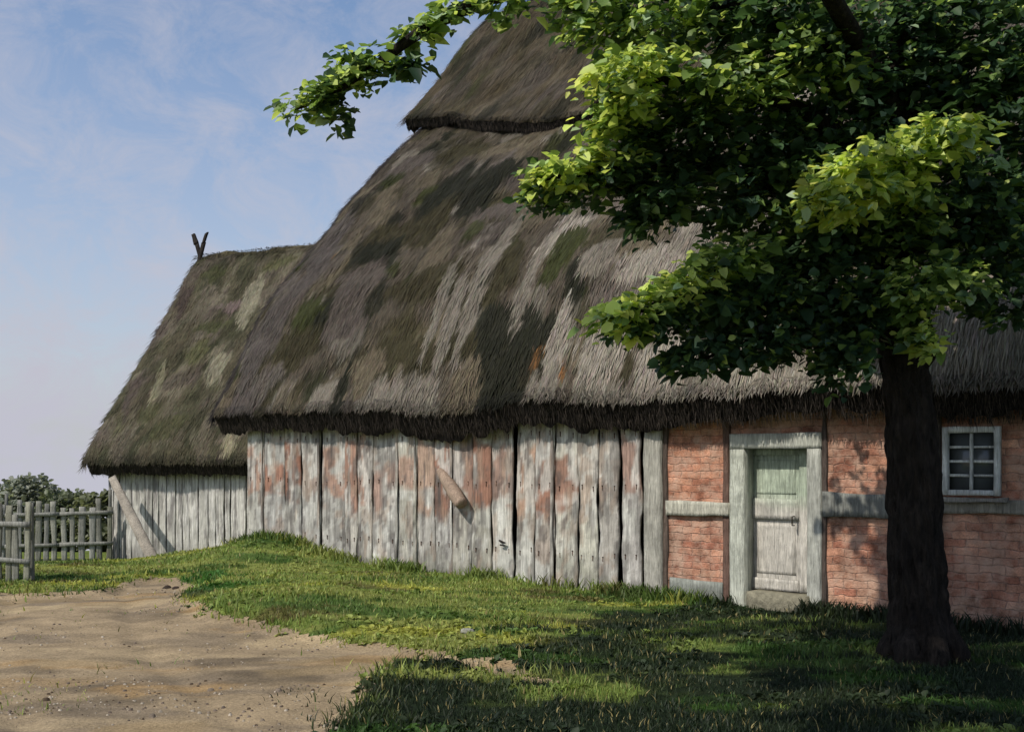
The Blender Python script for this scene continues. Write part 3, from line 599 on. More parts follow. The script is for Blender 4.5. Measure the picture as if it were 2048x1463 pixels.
while x < tr-.05:
    w = RW.uniform(.14, .24); w = min(w, tr-x); off = wo_+RW.uniform(-.02, .01)
    basec = srgb(186, 184, 176)*RW.uniform(.78, 1.2)
    def bcf(V, basec=basec, i=i):
        c = basec*(1+.25*fbm(V[:, 0]*5+i, V[:, 2]*3, i)[:, None]*2); m = (1-smooth(-.3, .15, V[:, 2]+.2*fbm(V[:, 0]*6, V[:, 2]*3, i)))[:, None]*.5
        m4 = smooth(.05, .2, fbm(V[:, 0]*20+i, V[:, 2]*2, i+7))[:, None]*.6; c = c*(1-m4)+srgb(216, 214, 208)*m4; m5 = smooth(.12, .25, fbm(V[:, 0]*26+i, V[:, 2]*2.4, i+17))[:, None]*.6; c = c*(1-m5)+srgb(104, 98, 98)*m5; return c*(1-m)+srgb(118, 114, 108)*m
    mb.board(B.P(x+w/2, -.7, off), B.P(x+w/2, 1.75, off), B.d, -B.n, w-RW.choice([.006, .012, .03]), .025, nseg=40, wob=.01, seed=i+3, nw=8, colf=bcf); x += w; i += 1
mb.build('plank_wall', M_plank, barn)
mb = MB(); mb.box(B.P(tl+.02, -.7, wo_+.03), B.d*(tr-tl-.05), B.n*.1, UP*2.6); mb.box(B.P(tl+.02, -.7, wo_+.13), B.d*.1, B.n*5.9, UP*2.7); mb.box(B.P(tl+.02, -.7, 6.3), B.d*(tr-tl-.05), B.n*.1, UP*2.6); mb.box(B.P(tr-.13, -.7, wo_+.13), B.d*.1, B.n*5.9, UP*2.7)
for tt_ in (tl+.03, tr-.12):
    gv = [B.P(tt_, 1.85, .62), B.P(tt_, 5.5, 3.35), B.P(tt_, 5.5, 3.65), B.P(tt_, 1.85, 6.3)]; gv2 = [p+B.d*.07 for p in gv]
    mb.add(gv+gv2, [(0, 1, 2, 3), (7, 6, 5, 4)]+[(i, (i+1) % 4, 4+(i+1) % 4, 4+i) for i in range(4)])
mb.build('inner_wall', M_dark, barn)
mb = MB()                                                   # crossed gable boards
fb = B.P(.12, 6.18, 3.34); dk = srgb(48, 42, 38)
for sgn in (-1, 1):
    a = fb+B.d*(-sgn*.05)-UP*.2; b = fb+B.d*(sgn*.1)+UP*.25; c = fb+B.d*(sgn*.2)+UP*.46
    mb.board(a, b, B.d, -B.n, .10, .04, dk, nseg=6, wob=.006, seed=sgn+3, nw=2)
    mb.board(b-UP*.02, c, B.d*.8+UP*.3, -B.n*1.1, .10, .04, dk, nseg=6, wob=.02, seed=sgn+8, nw=2, taper=.8)
mb.build('crossed_gable_boards', M_timber, barn)

# ------------------------------------------------------------------ ground
def seg_poly(px, pts):                # signed test: inside polygon (vectorised)
    x, y = px; ins = np.zeros(x.shape, bool); n = len(pts); dmin = np.full(x.shape, 1e9)
    for i in range(n):
        x0, y0 = pts[i]; x1, y1 = pts[(i+1) % n]
        c = ((y0 > y) != (y1 > y)) & (x < (x1-x0)*(y-y0)/((y1-y0) if y1 != y0 else 1e-9)+x0); ins ^= c
        dx, dy = x1-x0, y1-y0; tt = np.clip(((x-x0)*dx+(y-y0)*dy)/(dx*dx+dy*dy), 0, 1); dmin = np.minimum(dmin, np.hypot(x-x0-tt*dx, y-y0-tt*dy))
    return np.where(ins, dmin, -dmin)
g = lambda px, py: ((px-CX)/F*(EYE*F/(py-HZ)), EYE*F/(py-HZ))
path_px = [(-900, 1188), (40, 1183), (190, 1180), (232, 1163), (300, 1153), (355, 1158), (392, 1175), (374, 1205), (430, 1230), (560, 1256), (700, 1277), (790, 1288), (880, 1303), (960, 1318), (1050, 1338), (1105, 1362), (1060, 1368), (960, 1347), (880, 1326), (805, 1328), (775, 1352), (745, 1400), (700, 1463), (640, 1600), (400, 2200), (-3500, 2200)]
PATH = [g(*p) for p in path_px]
def pathd(x, y): return seg_poly((x, y), PATH)+.10*fbm(x*1.6, y*1.6, 12)*2+.04*vnoise(x*9, y*9, 2)
def height(x, y):
    x = np.asarray(x, float); y = np.asarray(y, float)
    z = .03*fbm(x*.5, y*.5, 3)*2+.012*fbm(x*3, y*3, 6)
    z = z+.25*np.exp(-(((x+4.0)/1.15)**2+((y-17.6)/1.5)**2))+.10*np.exp(-(((x+2.0)/2.0)**2+((y-12.6)/1.6)**2))+.07*smooth(0, .3, -pathd(x, y))*smooth(-5, -4, x)*smooth(-.6, -2.2, x)*(y < 40)-.035*smooth(-1, 1, x)
    for o_ in (0, 1.35):
        z = z-.022*np.exp(-((x+1.6+o_+.47*(y-6.48)+.12*np.sin(y*.8))/.13)**2)*(y < 16)*(y > 0)
    z = z-.34*smooth(-5.4, -6.9, x)*smooth(16.5, 20.5, y)
    z = z+.04*np.exp(-(((x-3.4)/.7)**2+((y-9)/.7)**2))
    z = z-.12*smooth(8.5, 5.5, y)*0
    far = np.maximum(y-23, 0)+np.maximum(-x-12, 0)*.6
    z = z-.075*far
    return z-.07*smooth(-.05, .22, pathd(x, y))*(y < 40)
def axis(lo, hi, step, far):
    a = np.arange(lo, hi, step); b = [hi]; s = step
    while b[-1] < far: s *= 1.35; b.append(b[-1]+s)
    c = [lo]; s = step
    while c[-1] > -far: s *= 1.35; c.append(c[-1]-s)
    return np.concatenate([c[:0:-1], a, b])
gx = axis(-10, 8, .08, 2500); gy = axis(4.5, 22, .08, 2500)
G1, G2 = np.meshgrid(gx, gy, indexing='ij')
GZ = height(G1, G2)
# colours of the turf, in a paint map (x,y)
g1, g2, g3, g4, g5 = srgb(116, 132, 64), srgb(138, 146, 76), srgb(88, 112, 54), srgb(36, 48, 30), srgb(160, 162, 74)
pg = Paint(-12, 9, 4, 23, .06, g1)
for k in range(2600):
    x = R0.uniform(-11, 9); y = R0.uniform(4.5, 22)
    crown_shade = min(max((x-.3+(11.3-y)*.8)/1.9, 0), 1)  # turf darkens towards the near right, painting in the crown's shadow
    c = R0.choices([g1, g2, g3, g4, g5, srgb(96, 92, 52), srgb(60, 88, 34)], [3*(1-.6*crown_shade), 2.5*(1-.95*crown_shade), 1.6*(1-.6*crown_shade), .2+14*crown_shade, 1.3*(1-crown_shade), .6*(1-crown_shade), 1.2])[0]
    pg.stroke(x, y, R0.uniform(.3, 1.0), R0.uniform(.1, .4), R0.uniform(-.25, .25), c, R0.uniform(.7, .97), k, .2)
def gs(px, py, a, b, c, op=.9): x, y = g(px, py); pg.stroke(x, y, a, b, 0, c, op, int(px))
for a in [(820, 1190, .55, .35, g5), (770, 1262, .35, .12, g5), (1110, 1250, .35, .15, g5), (1000, 1200, .8, .2, g2), (160, 1165, .6, .3, g5), (250, 1140, 1.6, .6, g2), (430, 1160, .5, .9, srgb(56, 100, 38)), (450, 1195, .5, .4, srgb(56, 96, 34)), (560, 1150, .8, .8, g2), (640, 1210, .8, .3, g2), (900, 1250, .9, .25, g2), (640, 1262, .25, .12, g3), (720, 1300, .2, .1, g3)]: gs(*a)
mb = MB(); inside = (G2 > 40) | (abs(G1) > 40)
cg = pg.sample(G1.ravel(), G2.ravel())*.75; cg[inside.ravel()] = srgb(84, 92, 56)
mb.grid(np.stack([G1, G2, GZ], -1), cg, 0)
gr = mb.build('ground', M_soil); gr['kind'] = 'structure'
# path sheet
qx = np.arange(-13, 1.2, .05); qy = np.arange(2.2, 16.5, .05); X, Y = np.meshgrid(qx, qy, indexing='ij')
pdm = pathd(X, Y); Z = height(X, Y)+.012+.005*fbm(X*8, Y*9, 41)
i = np.arange(X.size).reshape(X.shape); ok = (pdm > -.02); cell = ok[:-1, :-1] & ok[1:, :-1] & ok[1:, 1:] & ok[:-1, 1:]
q = np.stack([i[:-1, :-1], i[1:, :-1], i[1:, 1:], i[:-1, 1:]], -1)[cell]
pp = Paint(-13, 1.4, 2, 16.7, .05, srgb(150, 133, 106))
for k in range(700):
    c = R0.choices([srgb(150, 133, 106), srgb(126, 113, 94), srgb(166, 148, 116), srgb(108, 96, 78), srgb(140, 122, 92), srgb(148, 122, 84)], [3, 2.4, 2, 1.3, 1.2, .9])[0]
    pp.stroke(R0.uniform(-12, 1), R0.uniform(3, 16), R0.uniform(.3, 1.1), R0.uniform(.08, .35), R0.uniform(-.2, .2), c, R0.uniform(.4, .85), k)
mb = MB(); used = np.unique(q); rm = np.full(X.size, -1); rm[used] = np.arange(len(used))
mb.add(np.stack([X.ravel(), Y.ravel(), Z.ravel()], 1)[used], rm[q], pp.sample(X.ravel()[used], Y.ravel()[used]))
po = mb.build('path', M_path); po['kind'] = 'structure'

# ------------------------------------------------------------------ leaves
def leaves(mb, P, nrm, size, cols, outd=None):
    n = len(P); a = rng.normal(0, 1, (n, 3))
    if outd is not None: a = a*.55+outd
    a -= nrm*np.sum(a*nrm, 1)[:, None]; a /= np.linalg.norm(a, axis=1)[:, None]+1e-9
    b = np.cross(nrm, a); L_ = size*rng.uniform(.65, 1.3, n); w = L_*rng.uniform(.30, .42, n); fold = L_*.10; droop = L_*rng.uniform(.05, .28, n)
    s1 = (L_[:, None]*a)
    p0 = P; pt = P+s1-nrm*droop[:, None]
    r1 = P+s1*.30+b*w[:, None]+nrm*fold[:, None]; r2 = P+s1*.72+b*(w*.75)[:, None]+nrm*(fold-droop*.5)[:, None]
    l1 = P+s1*.30-b*w[:, None]+nrm*fold[:, None]; l2 = P+s1*.72-b*(w*.75)[:, None]+nrm*(fold-droop*.5)[:, None]
    V = np.stack([p0, r1, r2, pt, l2, l1], 1); i = np.arange(n)[:, None]*6+mb.n
    mb.add(V.reshape(-1, 3), np.zeros((0, 4), int), np.repeat(cols.clip(0, 1), 6, 0))
    mb.f.append(np.concatenate([i+np.array([[0, 1, 2, 3]]), i+np.array([[0, 3, 4, 5]])])); mb.m.append(np.zeros(2*n, int))


# grass blades
def wallside(x, y):                    # s coordinate relative to the farmhouse wall (negative = in front)
    return (x-H.o[0])*H.n[0]+(y-H.o[1])*H.n[1]
def blades(n, y0, y1, hgt, wid, dens_pow=1.0, edge=False):
    y = y0*(y1/y0)**rng.uniform(0, 1, n); half = y*.5
    x = rng.uniform(-1, 1, n)*half
    pd_ = pathd(x, y)
    keep = (pd_ < (.03 if not edge else .12)) & (pd_ > (-99 if not edge else -.25)) & (wallside(x, y) < .02) | False
    bl = (x-B.o[0])*B.n[0]+(y-B.o[1])*B.n[1]; keep &= bl < wo_-.03
    clump = .5+.5*fbm(x*1.7, y*1.7, 77)*2; keep &= rng.uniform(0, 1, n) < .35+.9*clump
    keep |= (pd_ > .1) & (rng.uniform(0, 1, n) < .035*smooth(.25, .45, fbm(x*.9, y*1.6, 91)*2))
    x = x[keep]; y = y[keep]; m = len(x); z = height(x, y)
    h = hgt*rng.uniform(.45, 1.3, m)*(.7+.6*(.5+.5*fbm(x*1.2, y*1.2, 5)*2)); az = rng.uniform(0, 2*pi, m); bend = rng.uniform(.1, .9, m)*h
    w = wid*rng.uniform(.7, 1.4, m)*(y/10).clip(.8, 2)
    f = rng.uniform(0, 2*pi, m); sx_ = np.cos(f)*w; sy_ = np.sin(f)*w
    b = np.stack([x, y, z-.01], 1); side = np.stack([sx_, sy_, 0*x], 1); ben = np.stack([np.cos(az)*bend, np.sin(az)*bend, 0*x], 1)
    mid = b+ben*.35+UP*(h*.6)[:, None]; tip = b+ben+UP*h[:, None]
    V = np.stack([b-side*.5, b+side*.5, mid+side*.4, mid-side*.4, tip], 1)
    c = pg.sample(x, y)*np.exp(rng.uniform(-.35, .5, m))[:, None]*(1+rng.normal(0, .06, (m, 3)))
    dry = rng.uniform(0, 1, m) < .05; c[dry] = srgb(150, 138, 90)
    return V, np.repeat(c.clip(0, 1), 5, 0), m
mb = MB()
for args in ((170000, 6.0, 21, .052, .010), (45000, 6.0, 18, .085, .012)):
    V, c, m = blades(*args, edge=(args[0] == 45000))
    i = np.arange(m)[:, None]*5+mb.n; mb.add(V.reshape(-1, 3), np.zeros((0, 4), int), c)
    mb.f.append(i+np.array([[0, 1, 2, 3]])); mb.m.append(np.zeros(m, int)); mb.f.append(i+np.array([[3, 2, 4]])); mb.m.append(np.zeros(m, int))
# taller weeds at the foot of the wall
n = 9000; t = rng.uniform(-.3, 14, n); s_ = -np.abs(rng.normal(0, .14, n))-.05; pnt = H.P(t, 0*t, s_); x, y = pnt[:, 0], pnt[:, 1]
k_ = rng.uniform(0, 1, n) < .5+.9*fbm(t*1.3, 0*t, 9)*2; k_ &= ~((t > H.t_of(1490)) & (t < H.t_of(1610))); x = x[k_]; y = y[k_]; n = len(x)
h = rng.uniform(.05, .2, n); az = rng.uniform(0, 2*pi, n); z = height(x, y); b = np.stack([x, y, z-.01], 1); f = rng.uniform(0, 2*pi, n); side = np.stack([np.cos(f), np.sin(f), 0*f], 1)*.009
ben = np.stack([np.cos(az), np.sin(az), 0*az], 1)*(h*.5)[:, None]; mid = b+ben*.35+UP*(h*.6)[:, None]; tip = b+ben+UP*h[:, None]
V = np.stack([b-side, b+side, mid+side, mid-side, tip], 1); i = np.arange(n)[:, None]*5+mb.n
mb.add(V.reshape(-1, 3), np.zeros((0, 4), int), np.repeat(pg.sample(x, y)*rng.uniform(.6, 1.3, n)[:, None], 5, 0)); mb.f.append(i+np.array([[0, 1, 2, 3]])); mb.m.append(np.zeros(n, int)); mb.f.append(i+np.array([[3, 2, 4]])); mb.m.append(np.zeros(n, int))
n = 5200; y = 5.8*(18/5.8)**rng.uniform(0, 1, n); x = rng.uniform(-.5, .5, n)*y; k_ = (pathd(x, y) < .12) & (wallside(x, y) < -.1) & (rng.uniform(0, 1, n) < .15+fbm(x*1.1, y*1.1, 61)*3); x = x[k_]; y = y[k_]; n = len(x)
P_ = np.repeat(np.stack([x, y, height(x, y)+.015], 1), 5, 0); n5 = len(P_); nn = np.array((0, 0, 1.))+rng.normal(0, .35, (n5, 3)); nn /= np.linalg.norm(nn, axis=1)[:, None]
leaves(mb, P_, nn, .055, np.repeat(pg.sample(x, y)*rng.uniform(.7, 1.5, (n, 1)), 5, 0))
tag(mb.build('grass', M_grass), 'short green grass growing along the wall and path edge', 'grass', kind='stuff')

BRT = srgb(200, 216, 120); MID = srgb(112, 138, 70); DRK = srgb(66, 92, 60); YEL = srgb(214, 218, 112); SIL = srgb(176, 200, 160)
tree = thing('broadleaf_tree', 'dark trunked leafy tree standing on the grass in front of the farmhouse', 'tree')
boughs = [  # px, py, Y, rx, ry, depth m, tilt, leaf count, tone
 (1125, 345, 8.3, 72, 24, .22, 22, 330, 'b'), (1165, 375, 8.5, 100, 26, .3, 15, 420, 'd'), (1225, 330, 8.5, 60, 30, .3, 20, 250, 'b'), (1235, 215, 8.2, 62, 42, .3, 30, 420, 'b'), (1265, 150, 8.2, 85, 34, .35, 15, 480, 'b'), (1260, 262, 8.6, 60, 40, .4, 10, 320, 'm'),
 (1350, 270, 8.8, 110, 75, .5, 10, 1100, 'd'), (1440, 185, 8.5, 110, 50, .4, 10, 700, 'm'), (1330, 400, 8.6, 78, 38, .3, 10, 480, 'd'), (1300, 350, 8.7, 90, 40, .3, 10, 480, 'd'), (1500, 330, 8.9, 120, 75, .5, 10, 1100, 'd'), (1465, 430, 8.6, 52, 24, .2, 20, 180, 'd'), (1530, 440, 8.7, 60, 28, .25, 10, 200, 'm'),
 (1290, 430, 8.6, 38, 34, .2, 0, 150, 'd'), (1620, 200, 9.0, 150, 80, .6, 0, 1400, 'd'), (1800, 190, 9.2, 150, 80, .6, 0, 1400, 'd'), (1960, 200, 9.0, 100, 95, .6, 0, 1200, 'd'), (1760, 320, 8.2, 110, 30, .35, 8, 620, 'b'), (1880, 275, 8.2, 85, 26, .3, 0, 420, 'b'), (1690, 395, 8.1, 78, 40, .3, 15, 520, 'y'), (1810, 385, 8.4, 50, 30, .3, 0, 220, 'b'),
 (1630, 480, 8.8, 110, 60, .45, 10, 1000, 'd'), (1905, 420, 8.8, 105, 85, .5, 0, 1000, 'd'), (1780, 470, 8.7, 80, 50, .4, 0, 480, 'm'), (1455, 520, 8.3, 75, 32, .25, 12, 330, 'm'), (1360, 575, 8.2, 82, 28, .22, 22, 380, 'b'), (1250, 628, 8.1, 62, 26, .2, 8, 260, 'b'), (1310, 650, 8.3, 78, 20, .22, 10, 260, 'd'),
 (1480, 610, 8.6, 110, 50, .4, 12, 950, 'd'), (1610, 590, 8.8, 115, 75, .5, 10, 1200, 'd'), (1410, 708, 8.4, 66, 30, .25, 18, 380, 'd'), (1545, 690, 8.5, 62, 34, .3, 8, 340, 'd'), (1680, 720, 8.5, 44, 52, .25, 60, 330, 'd'), (1715, 640, 8.7, 60, 46, .35, 0, 430, 'd'), (1830, 585, 8.4, 75, 44, .35, 0, 420, 'm'), (1900, 560, 8.6, 60, 44, .3, -10, 330, 'm'),
 (1970, 500, 8.8, 60, 66, .4, 0, 520, 'd'), (1850, 675, 8.4, 26, 36, .15, 80, 120, 'b'), (2005, 600, 8.7, 40, 46, .3, 0, 240, 'd'), (1700, 300, 9.0, 100, 60, .5, 0, 700, 'd'), (1600, 350, 8.8, 90, 60, .4, 0, 650, 'd'), (1990, 380, 8.9, 70, 80, .4, 0, 600, 'd'), (1580, 130, 8.6, 120, 50, .4, 0, 600, 'm'),
 (1300, 60, 8.6, 130, 50, .5, 5, 800, 'm'), (1520, 40, 8.8, 150, 60, .6, 0, 1100, 'd'), (1750, 60, 9.0, 150, 70, .6, 0, 1200, 'd'), (1960, 60, 9.0, 130, 80, .6, 0, 1100, 'd'), (1200, 20, 8.5, 80, 34, .4, 5, 420, 'm'), (2050, 200, 8.8, 60, 120, .4, 0, 600, 'd'), (2060, 450, 8.8, 50, 120, .4, 0, 400, 'd'),
 (1480, 560, 10.2, 90, 50, .4, 0, 420, 'd'), (1640, 480, 10.2, 100, 60, .4, 0, 520, 'd'), (1700, 330, 10.3, 120, 60, .4, 0, 500, 'd'), (1850, 440, 10.2, 90, 60, .4, 0, 420, 'd'), (1560, 300, 10.2, 90, 50, .4, 0, 350, 'd'), (1620, 610, 10.0, 80, 35, .35, 0, 350, 'd'),  # hidden boughs added behind the crown to shade wall and roof
 # sprays reaching out to the left at the top
 (600, 213, 8.0, 34, 15, .12, 15, 75, 'm'), (640, 190, 8.0, 34, 16, .14, 25, 80, 'm'), (672, 222, 8.0, 18, 28, .1, -10, 60, 'd'), (700, 165, 8.05, 46, 18, .16, 28, 120, 'm'), (745, 138, 8.1, 36, 18, .16, 15, 95, 'm'), (812, 132, 8.1, 38, 15, .14, 12, 85, 'd'), (690, 122, 8.1, 34, 10, .12, 5, 50, 'm'), (830, 70, 8.15, 50, 16, .18, 20, 110, 'm'), (900, 30, 8.2, 50, 18, .2, 20, 120, 'm'), (1010, 2, 8.3, 70, 16, .25, 5, 160, 'm')]
tones = {'b': [(BRT, 5), (MID, 2.8), (YEL, 1.6), (SIL, 1), (DRK, .5)], 'y': [(BRT, 4), (YEL, 4), (MID, 2.0), (SIL, 1), (DRK, .8)], 'm': [(MID, 5), (BRT, 2.2), (DRK, 2), (SIL, .6)], 'd': [(DRK, 7), (MID, 1.8), (BRT, .2), (SIL, .25), (srgb(54, 80, 60), 2)]}  # tone sets put light into leaf colour: b and y highlights, d shade
mb = MB()
def bough_leaves(mb, c, ax, ay, rx, ry, rd, n, tone, size=.088):
    nt_ = max(n//6, 1)                                   # twigs of about six leaves
    q = rng.normal(0, 1, (nt_, 3)); q /= np.linalg.norm(q, axis=1)[:, None]; r = rng.uniform(.2, 1.5, nt_)**.6; q *= r[:, None]
    tw_ = c+q[:, :1]*rx*ax+q[:, 2:]*ry*ay+q[:, 1:2]*rd*np.array((0, 1., 0))
    out = q[:, :1]*ax*1.0+q[:, 1:2]*np.array((0, 1., 0))*.6+np.array((-.25, -.1, -.35)); out /= np.linalg.norm(out, axis=1)[:, None]
    size = size*rng.choice([.7, 1., 1.25, 1.5], nt_, p=[.25, .4, .25, .1]).repeat(6); P = np.repeat(tw_, 6, 0)+np.repeat(out, 6, 0)*rng.uniform(-.09, .09, (nt_*6, 1))+rng.normal(0, .028, (nt_*6, 3)); n = len(P)
    nr = np.array((-.15, -.25, 1.0))+rng.normal(0, .42, (n, 3)); nr /= np.linalg.norm(nr, axis=1)[:, None]
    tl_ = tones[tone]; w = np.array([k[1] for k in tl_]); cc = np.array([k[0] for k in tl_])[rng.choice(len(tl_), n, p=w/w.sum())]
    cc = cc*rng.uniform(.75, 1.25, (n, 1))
    leaves(mb, P, nr, size, cc, np.repeat(out, 6, 0))
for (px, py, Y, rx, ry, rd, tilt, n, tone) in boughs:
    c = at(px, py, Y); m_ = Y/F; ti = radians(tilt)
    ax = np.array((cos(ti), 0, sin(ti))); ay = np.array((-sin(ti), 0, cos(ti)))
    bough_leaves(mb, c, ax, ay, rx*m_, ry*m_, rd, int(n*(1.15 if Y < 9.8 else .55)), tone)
# unseen crown top, and leaf masses added in front to shade the near grass
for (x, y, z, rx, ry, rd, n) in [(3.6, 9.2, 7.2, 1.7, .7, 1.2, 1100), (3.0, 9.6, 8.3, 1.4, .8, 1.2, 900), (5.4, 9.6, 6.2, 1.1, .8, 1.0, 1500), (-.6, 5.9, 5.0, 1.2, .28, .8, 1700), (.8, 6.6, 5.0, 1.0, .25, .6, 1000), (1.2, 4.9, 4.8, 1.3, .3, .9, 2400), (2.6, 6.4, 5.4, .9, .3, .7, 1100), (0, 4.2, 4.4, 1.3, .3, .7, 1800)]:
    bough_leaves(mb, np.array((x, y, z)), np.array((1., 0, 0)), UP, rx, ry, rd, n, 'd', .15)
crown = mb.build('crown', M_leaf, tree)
# trunk and limbs
mb = MB(); Yt = 9.0
tp = [(1846, 1345, 92), (1844, 1318, 76), (1841, 1280, 62), (1836, 1200, 55), (1831, 1080, 51), (1827, 950, 47), (1820, 830, 45), (1808, 730, 43), (1795, 650, 40), (1782, 560, 36), (1775, 470, 31), (1782, 360, 27), (1795, 240, 23), (1800, 100, 19), (1790, -60, 15), (1800, -250, 10), (1810, -420, 5)]
bk = srgb(44, 38, 33)
mb.tube([at(a, b, Yt) for a, b, w in tp], [w*Yt/F for a, b, w in tp], bk, n=80, rough=.13, seed=4, sub=12)
for k in range(7):                                          # root flare
    a = k/7*2*pi+.3; c = at(1846, 1310, Yt); r0 = .2; 
    p1 = c+np.array((cos(a)*.14, sin(a)*.14, .22)); p2 = c+np.array((cos(a)*.27, sin(a)*.27, .04)); p3 = c+np.array((cos(a)*.32, sin(a)*.32, -.05)); p4 = c+np.array((cos(a+.2)*.46, sin(a+.2)*.46, -.16))
    mb.tube([p1, p2, p3, p4], [.115, .1, .07, .03], bk, n=10, rough=.15, seed=k, sub=4)
mb.build('trunk', M_bark, tree, smooth_=True)
def limb(pts, w0, w1, seed):
    m = MB(); n = len(pts); m.tube([at(*p) for p in pts], np.linspace(w0, w1, n), bk, n=12, rough=.12, seed=seed, sub=5); m.build('branch', M_bark, tree, smooth_=True)
limb([(1790, 640, 9.0), (1740, 600, 8.9), (1640, 600, 8.8), (1500, 610, 8.6), (1400, 590, 8.35), (1260, 625, 8.15), (1205, 632, 8.1)], .085, .010, 1)
limb([(1778, 520, 9.0), (1700, 450, 8.9), (1560, 380, 8.8), (1400, 330, 8.7), (1230, 340, 8.5), (1120, 350, 8.3), (1070, 365, 8.3)], .095, .010, 2)
limb([(1780, 380, 9.0), (1700, 290, 8.9), (1560, 200, 8.7), (1400, 160, 8.5), (1250, 175, 8.25), (1180, 215, 8.2)], .09, .01, 3)
limb([(1790, 200, 9.0), (1650, 100, 8.9), (1450, 10, 8.7), (1200, -30, 8.5), (1000, -10, 8.35), (850, 60, 8.15), (740, 140, 8.05), (660, 190, 8.0), (590, 220, 8.0)], .10, .006, 4)
limb([(1785, 430, 9.0), (1830, 360, 8.9), (1900, 280, 8.7), (1980, 200, 8.7), (2080, 120, 8.8)], .08, .015, 5)
limb([(1785, 560, 9.0), (1830, 500, 8.9), (1920, 450, 8.8), (2000, 420, 8.8), (2080, 430, 8.8)], .07, .012, 6)
limb([(1785, 470, 9.0), (1750, 420, 8.7), (1700, 400, 8.4), (1640, 400, 8.2)], .05, .01, 7)
limb([(1808, 760, 9.0), (1850, 730, 8.9), (1868, 700, 8.8), (1862, 660, 8.6), (1850, 610, 8.5)], .045, .012, 8)
limb([(1640, 600, 8.8), (1560, 660, 8.6), (1450, 700, 8.45), (1370, 735, 8.4)], .035, .006, 9)
limb([(1740, 600, 8.9), (1710, 660, 8.7), (1680, 720, 8.55), (1650, 775, 8.5)], .035, .006, 10)
limb([(1795, 240, 9.0), (1700, 60, 8.4), (1520, -220, 7.0), (1250, -420, 5.9), (700, -420, 5.4), (300, -380, 5.2)], .09, .015, 11)  # limb added to carry the shading leaf masses, mostly out of view
limb([(1520, -220, 7.0), (1560, -420, 5.8), (1500, -560, 4.9)], .04, .01, 12)  # unseen fork added for the nearest shading leaves

# ------------------------------------------------------------------ fence, bushes, leaning plank, stones
FC = srgb(146, 146, 138)
def fence(name_label, a, b, n, h0, seed, post_h=1.15):
    root = thing('picket_fence', name_label, 'fence', 'grey picket fences at the left'); R = random.Random(seed); a = np.array((*a, 0.)); b = np.array((*b, 0.)); d = b-a; Ld = np.linalg.norm(d); d /= Ld; nv = np.cross(d, UP)
    if nv[1] > 0: nv = -nv
    for k in range(n):
        p = a+d*Ld*(k+.5)/n+d*R.uniform(-.02, .02); z = float(height(p[0], p[1])); m = MB(); h = h0*R.uniform(.86, 1.08)
        l_ = R.uniform(-.03, .03); c = FC*R.uniform(.6, 1.2)*np.array((1, 1, R.uniform(.85, 1.05)))
        m.board(p+UP*(z-.05), p+UP*(z+h)+d*l_, d, nv, Ld/n*R.uniform(.55, .75), .022, nseg=10, wob=.008, seed=k, nw=3, taper=.92, colf=lambda V, c=c: c*(1+.2*fbm(V[:, 0]*7, V[:, 2]*4, 3)[:, None]*2)); m.build('picket', M_plank, root)
    for hh in (.28, .78):
        m = MB(); pts = [a+d*Ld*f+UP*(float(height(*(a+d*Ld*f)[:2]))+hh*h0+R.uniform(-.02, .02)) for f in np.linspace(0, 1, 5)]
        for q0, q1 in zip(pts[:-1], pts[1:]): m.board(q0+nv*.023, q1+nv*.023, UP, nv, .07, .03, FC*1.0, nseg=4, wob=.005, nw=2, seed=int(hh*10))
        m.build('rail', M_plank, root)
    for f in (0.02, .5, .98):
        p = a+d*Ld*f-nv*.1; z = float(height(p[0], p[1])); m = MB(); m.tube([p+UP*(z-.2), p+UP*(z+h0*.6), p+UP*(z+h0*post_h*R.uniform(.92, 1.04))], [.04, .036, .032], FC*.8, n=9, rough=.08, sub=3, seed=int(f*9)); m.build('post', M_plank, root)
    return root
fence('long grey picket fence in front of the bushes, joining the barn corner', (-7.75, 21.4), (-11.6, 20.6), 24, 1.16, 4)
fence('nearer grey picket fence ending beside the path at the left edge', (-6.42, 14.7), (-9.8, 15.4), 24, .98, 8)

def bush(label, x, y, w, h, n, col, seed):
    z = float(height(x, y)); root = thing('bush', label, 'bush', 'bushes behind the fence'); m = MB()
    q = rng.normal(0, 1, (n, 3)); q /= np.linalg.norm(q, axis=1)[:, None]; lob = 1+.25*vnoise(q[:, 0]*3+seed, q[:, 2]*3+q[:, 1]*2, seed); q *= (rng.uniform(.3, 1, n)**.4*lob)[:, None]
    P = np.array((x, y, z+h*.52))+q*np.array((w/2, w/2, h*.5)); nr = np.array((0, -.3, .8))+rng.normal(0, .6, (n, 3)); nr /= np.linalg.norm(nr, axis=1)[:, None]
    leaves(m, P, nr, .12, np.asarray(col)*rng.uniform(.6, 1.4, (n, 1))); m.build('foliage', M_leaf, root)
    m = MB()
    for k in range(5):
        a = k*1.3; m.tube([(x, y, z-.1), (x+cos(a)*w*.12, y+sin(a)*w*.12, z+h*.35), (x+cos(a)*w*.25, y+sin(a)*w*.25, z+h*.7)], [.05, .03, .01], bk, n=7, sub=2)
    m.build('stem', M_bark, root)
bush('tallest rounded grey green bush behind the fence at the left edge', -10.9, 24.5, 1.9, 1.6, 5200, srgb(126, 132, 116), 1)
bush('middle one of the bushes behind the fence, low and spreading', -9.9, 24.2, 1.7, 1.25, 4600, srgb(96, 104, 78), 2)
bush('low olive bush behind the fence next to the barn', -8.75, 23.8, 1.5, 1.3, 4000, srgb(108, 114, 86), 3)

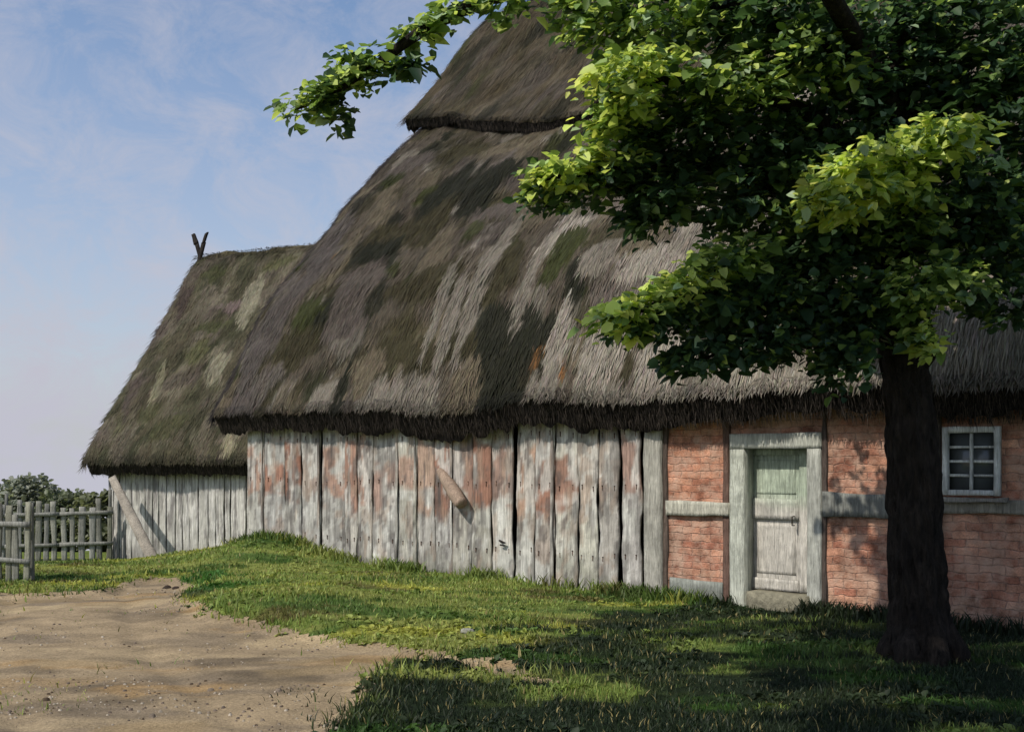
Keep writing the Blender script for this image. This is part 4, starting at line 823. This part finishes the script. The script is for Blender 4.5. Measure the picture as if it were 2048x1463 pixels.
m = MB(); a = at(311, 1142, 19.4); a[2] = height(a[0], a[1])-.03; b = at(226, 958, 21.05)
dv = (b-a)/np.linalg.norm(b-a); wv = np.cross(dv, np.array((.2, -1, .1))); wv /= np.linalg.norm(wv); nv = np.cross(wv, dv); nv = nv if nv[1] < 0 else -nv
m.board(a, b, wv, nv, .19, .07, nseg=20, wob=.008, seed=5, nw=3, taper=.8, colf=lambda V: srgb(156, 148, 134)*(1+.25*fbm(V[:, 0]*6, V[:, 2]*4, 3)[:, None]*2))
tag(m.build('leaning_plank', M_plank), 'grey timber prop leaning slantwise against the left corner of the barn', 'plank')

def stone(label, px, py, r, col, seed, fl=.6):
    x, y = g(px, py); z = float(height(x, y)); m = MB(); th = np.linspace(0, pi, 12); ph = np.linspace(0, 2*pi, 19)[:-1]; TH, PH = np.meshgrid(th, ph, indexing='ij')
    R = r*(1+.22*vnoise(np.cos(PH)*np.sin(TH)*2+seed, np.sin(PH)*np.sin(TH)*2+np.cos(TH)*2, seed)+.1*vnoise(np.cos(PH)*6+seed, TH*4, seed+2))
    V = np.stack([x+R*np.sin(TH)*np.cos(PH), y+R*np.sin(TH)*np.sin(PH)*.8, z+r*fl*.45+R*np.cos(TH)*fl], -1); i = np.arange(V.shape[0]*V.shape[1]).reshape(V.shape[:2]); i = np.concatenate([i, i[:, :1]], 1)
    q = np.stack([i[:-1, :-1], i[1:, :-1], i[1:, 1:], i[:-1, 1:]], -1).reshape(-1, 4); m.add(V.reshape(-1, 3), q, col)
    tag(m.build('stone', M_stone, smooth_=True), label, 'stone', 'stones on the path and grass')
n = 9000; y = 5.2*(14.5/5.2)**rng.uniform(0, 1, n); x = rng.uniform(-.5, .12, n)*y; k_ = (pathd(x, y) > -.02) & (rng.uniform(0, 1, n) < .25+fbm(x*.8, y*1.5, 8)*2); x = x[k_]; y = y[k_]; mb = MB()
for a_, b_ in zip(x, y):
    r_ = (.004+.014*R0.random()**2.5)*(1 if R0.random() < .97 else 1.8); z_ = float(height(a_, b_))+.012; an = R0.uniform(0, 6); e = R0.uniform(.6, 1)
    ring = [(a_+cos(an+k*pi/3)*r_*R0.uniform(.8, 1.15), b_+sin(an+k*pi/3)*r_*e, z_-.004) for k in range(6)]; top = [(a_+(q[0]-a_)*.6, b_+(q[1]-b_)*.6, z_+r_*.6) for q in ring]
    mb.add(ring+top, [(i, (i+1) % 6, 6+(i+1) % 6, 6+i) for i in range(6)]+[tuple(range(6, 12))], srgb(*R0.choice([(150, 140, 124), (120, 108, 94), (168, 158, 142), (98, 86, 76), (80, 66, 50)])))
tag(mb.build('pebbles', M_stone), 'small pebbles and crumbs of earth strewn over the sandy path', 'pebbles', kind='stuff')
stone('dark brown clod on the path, left one of the small pair near the grass tip', 334, 1166, .055, srgb(52, 42, 34), 1)
stone('dark brown clod on the path, right one of the small pair near the grass tip', 352, 1169, .05, srgb(58, 46, 38), 2)
stone('pale grey stone lying in the grass left of the middle', 936, 1268, .07, srgb(150, 150, 138), 3, .45)
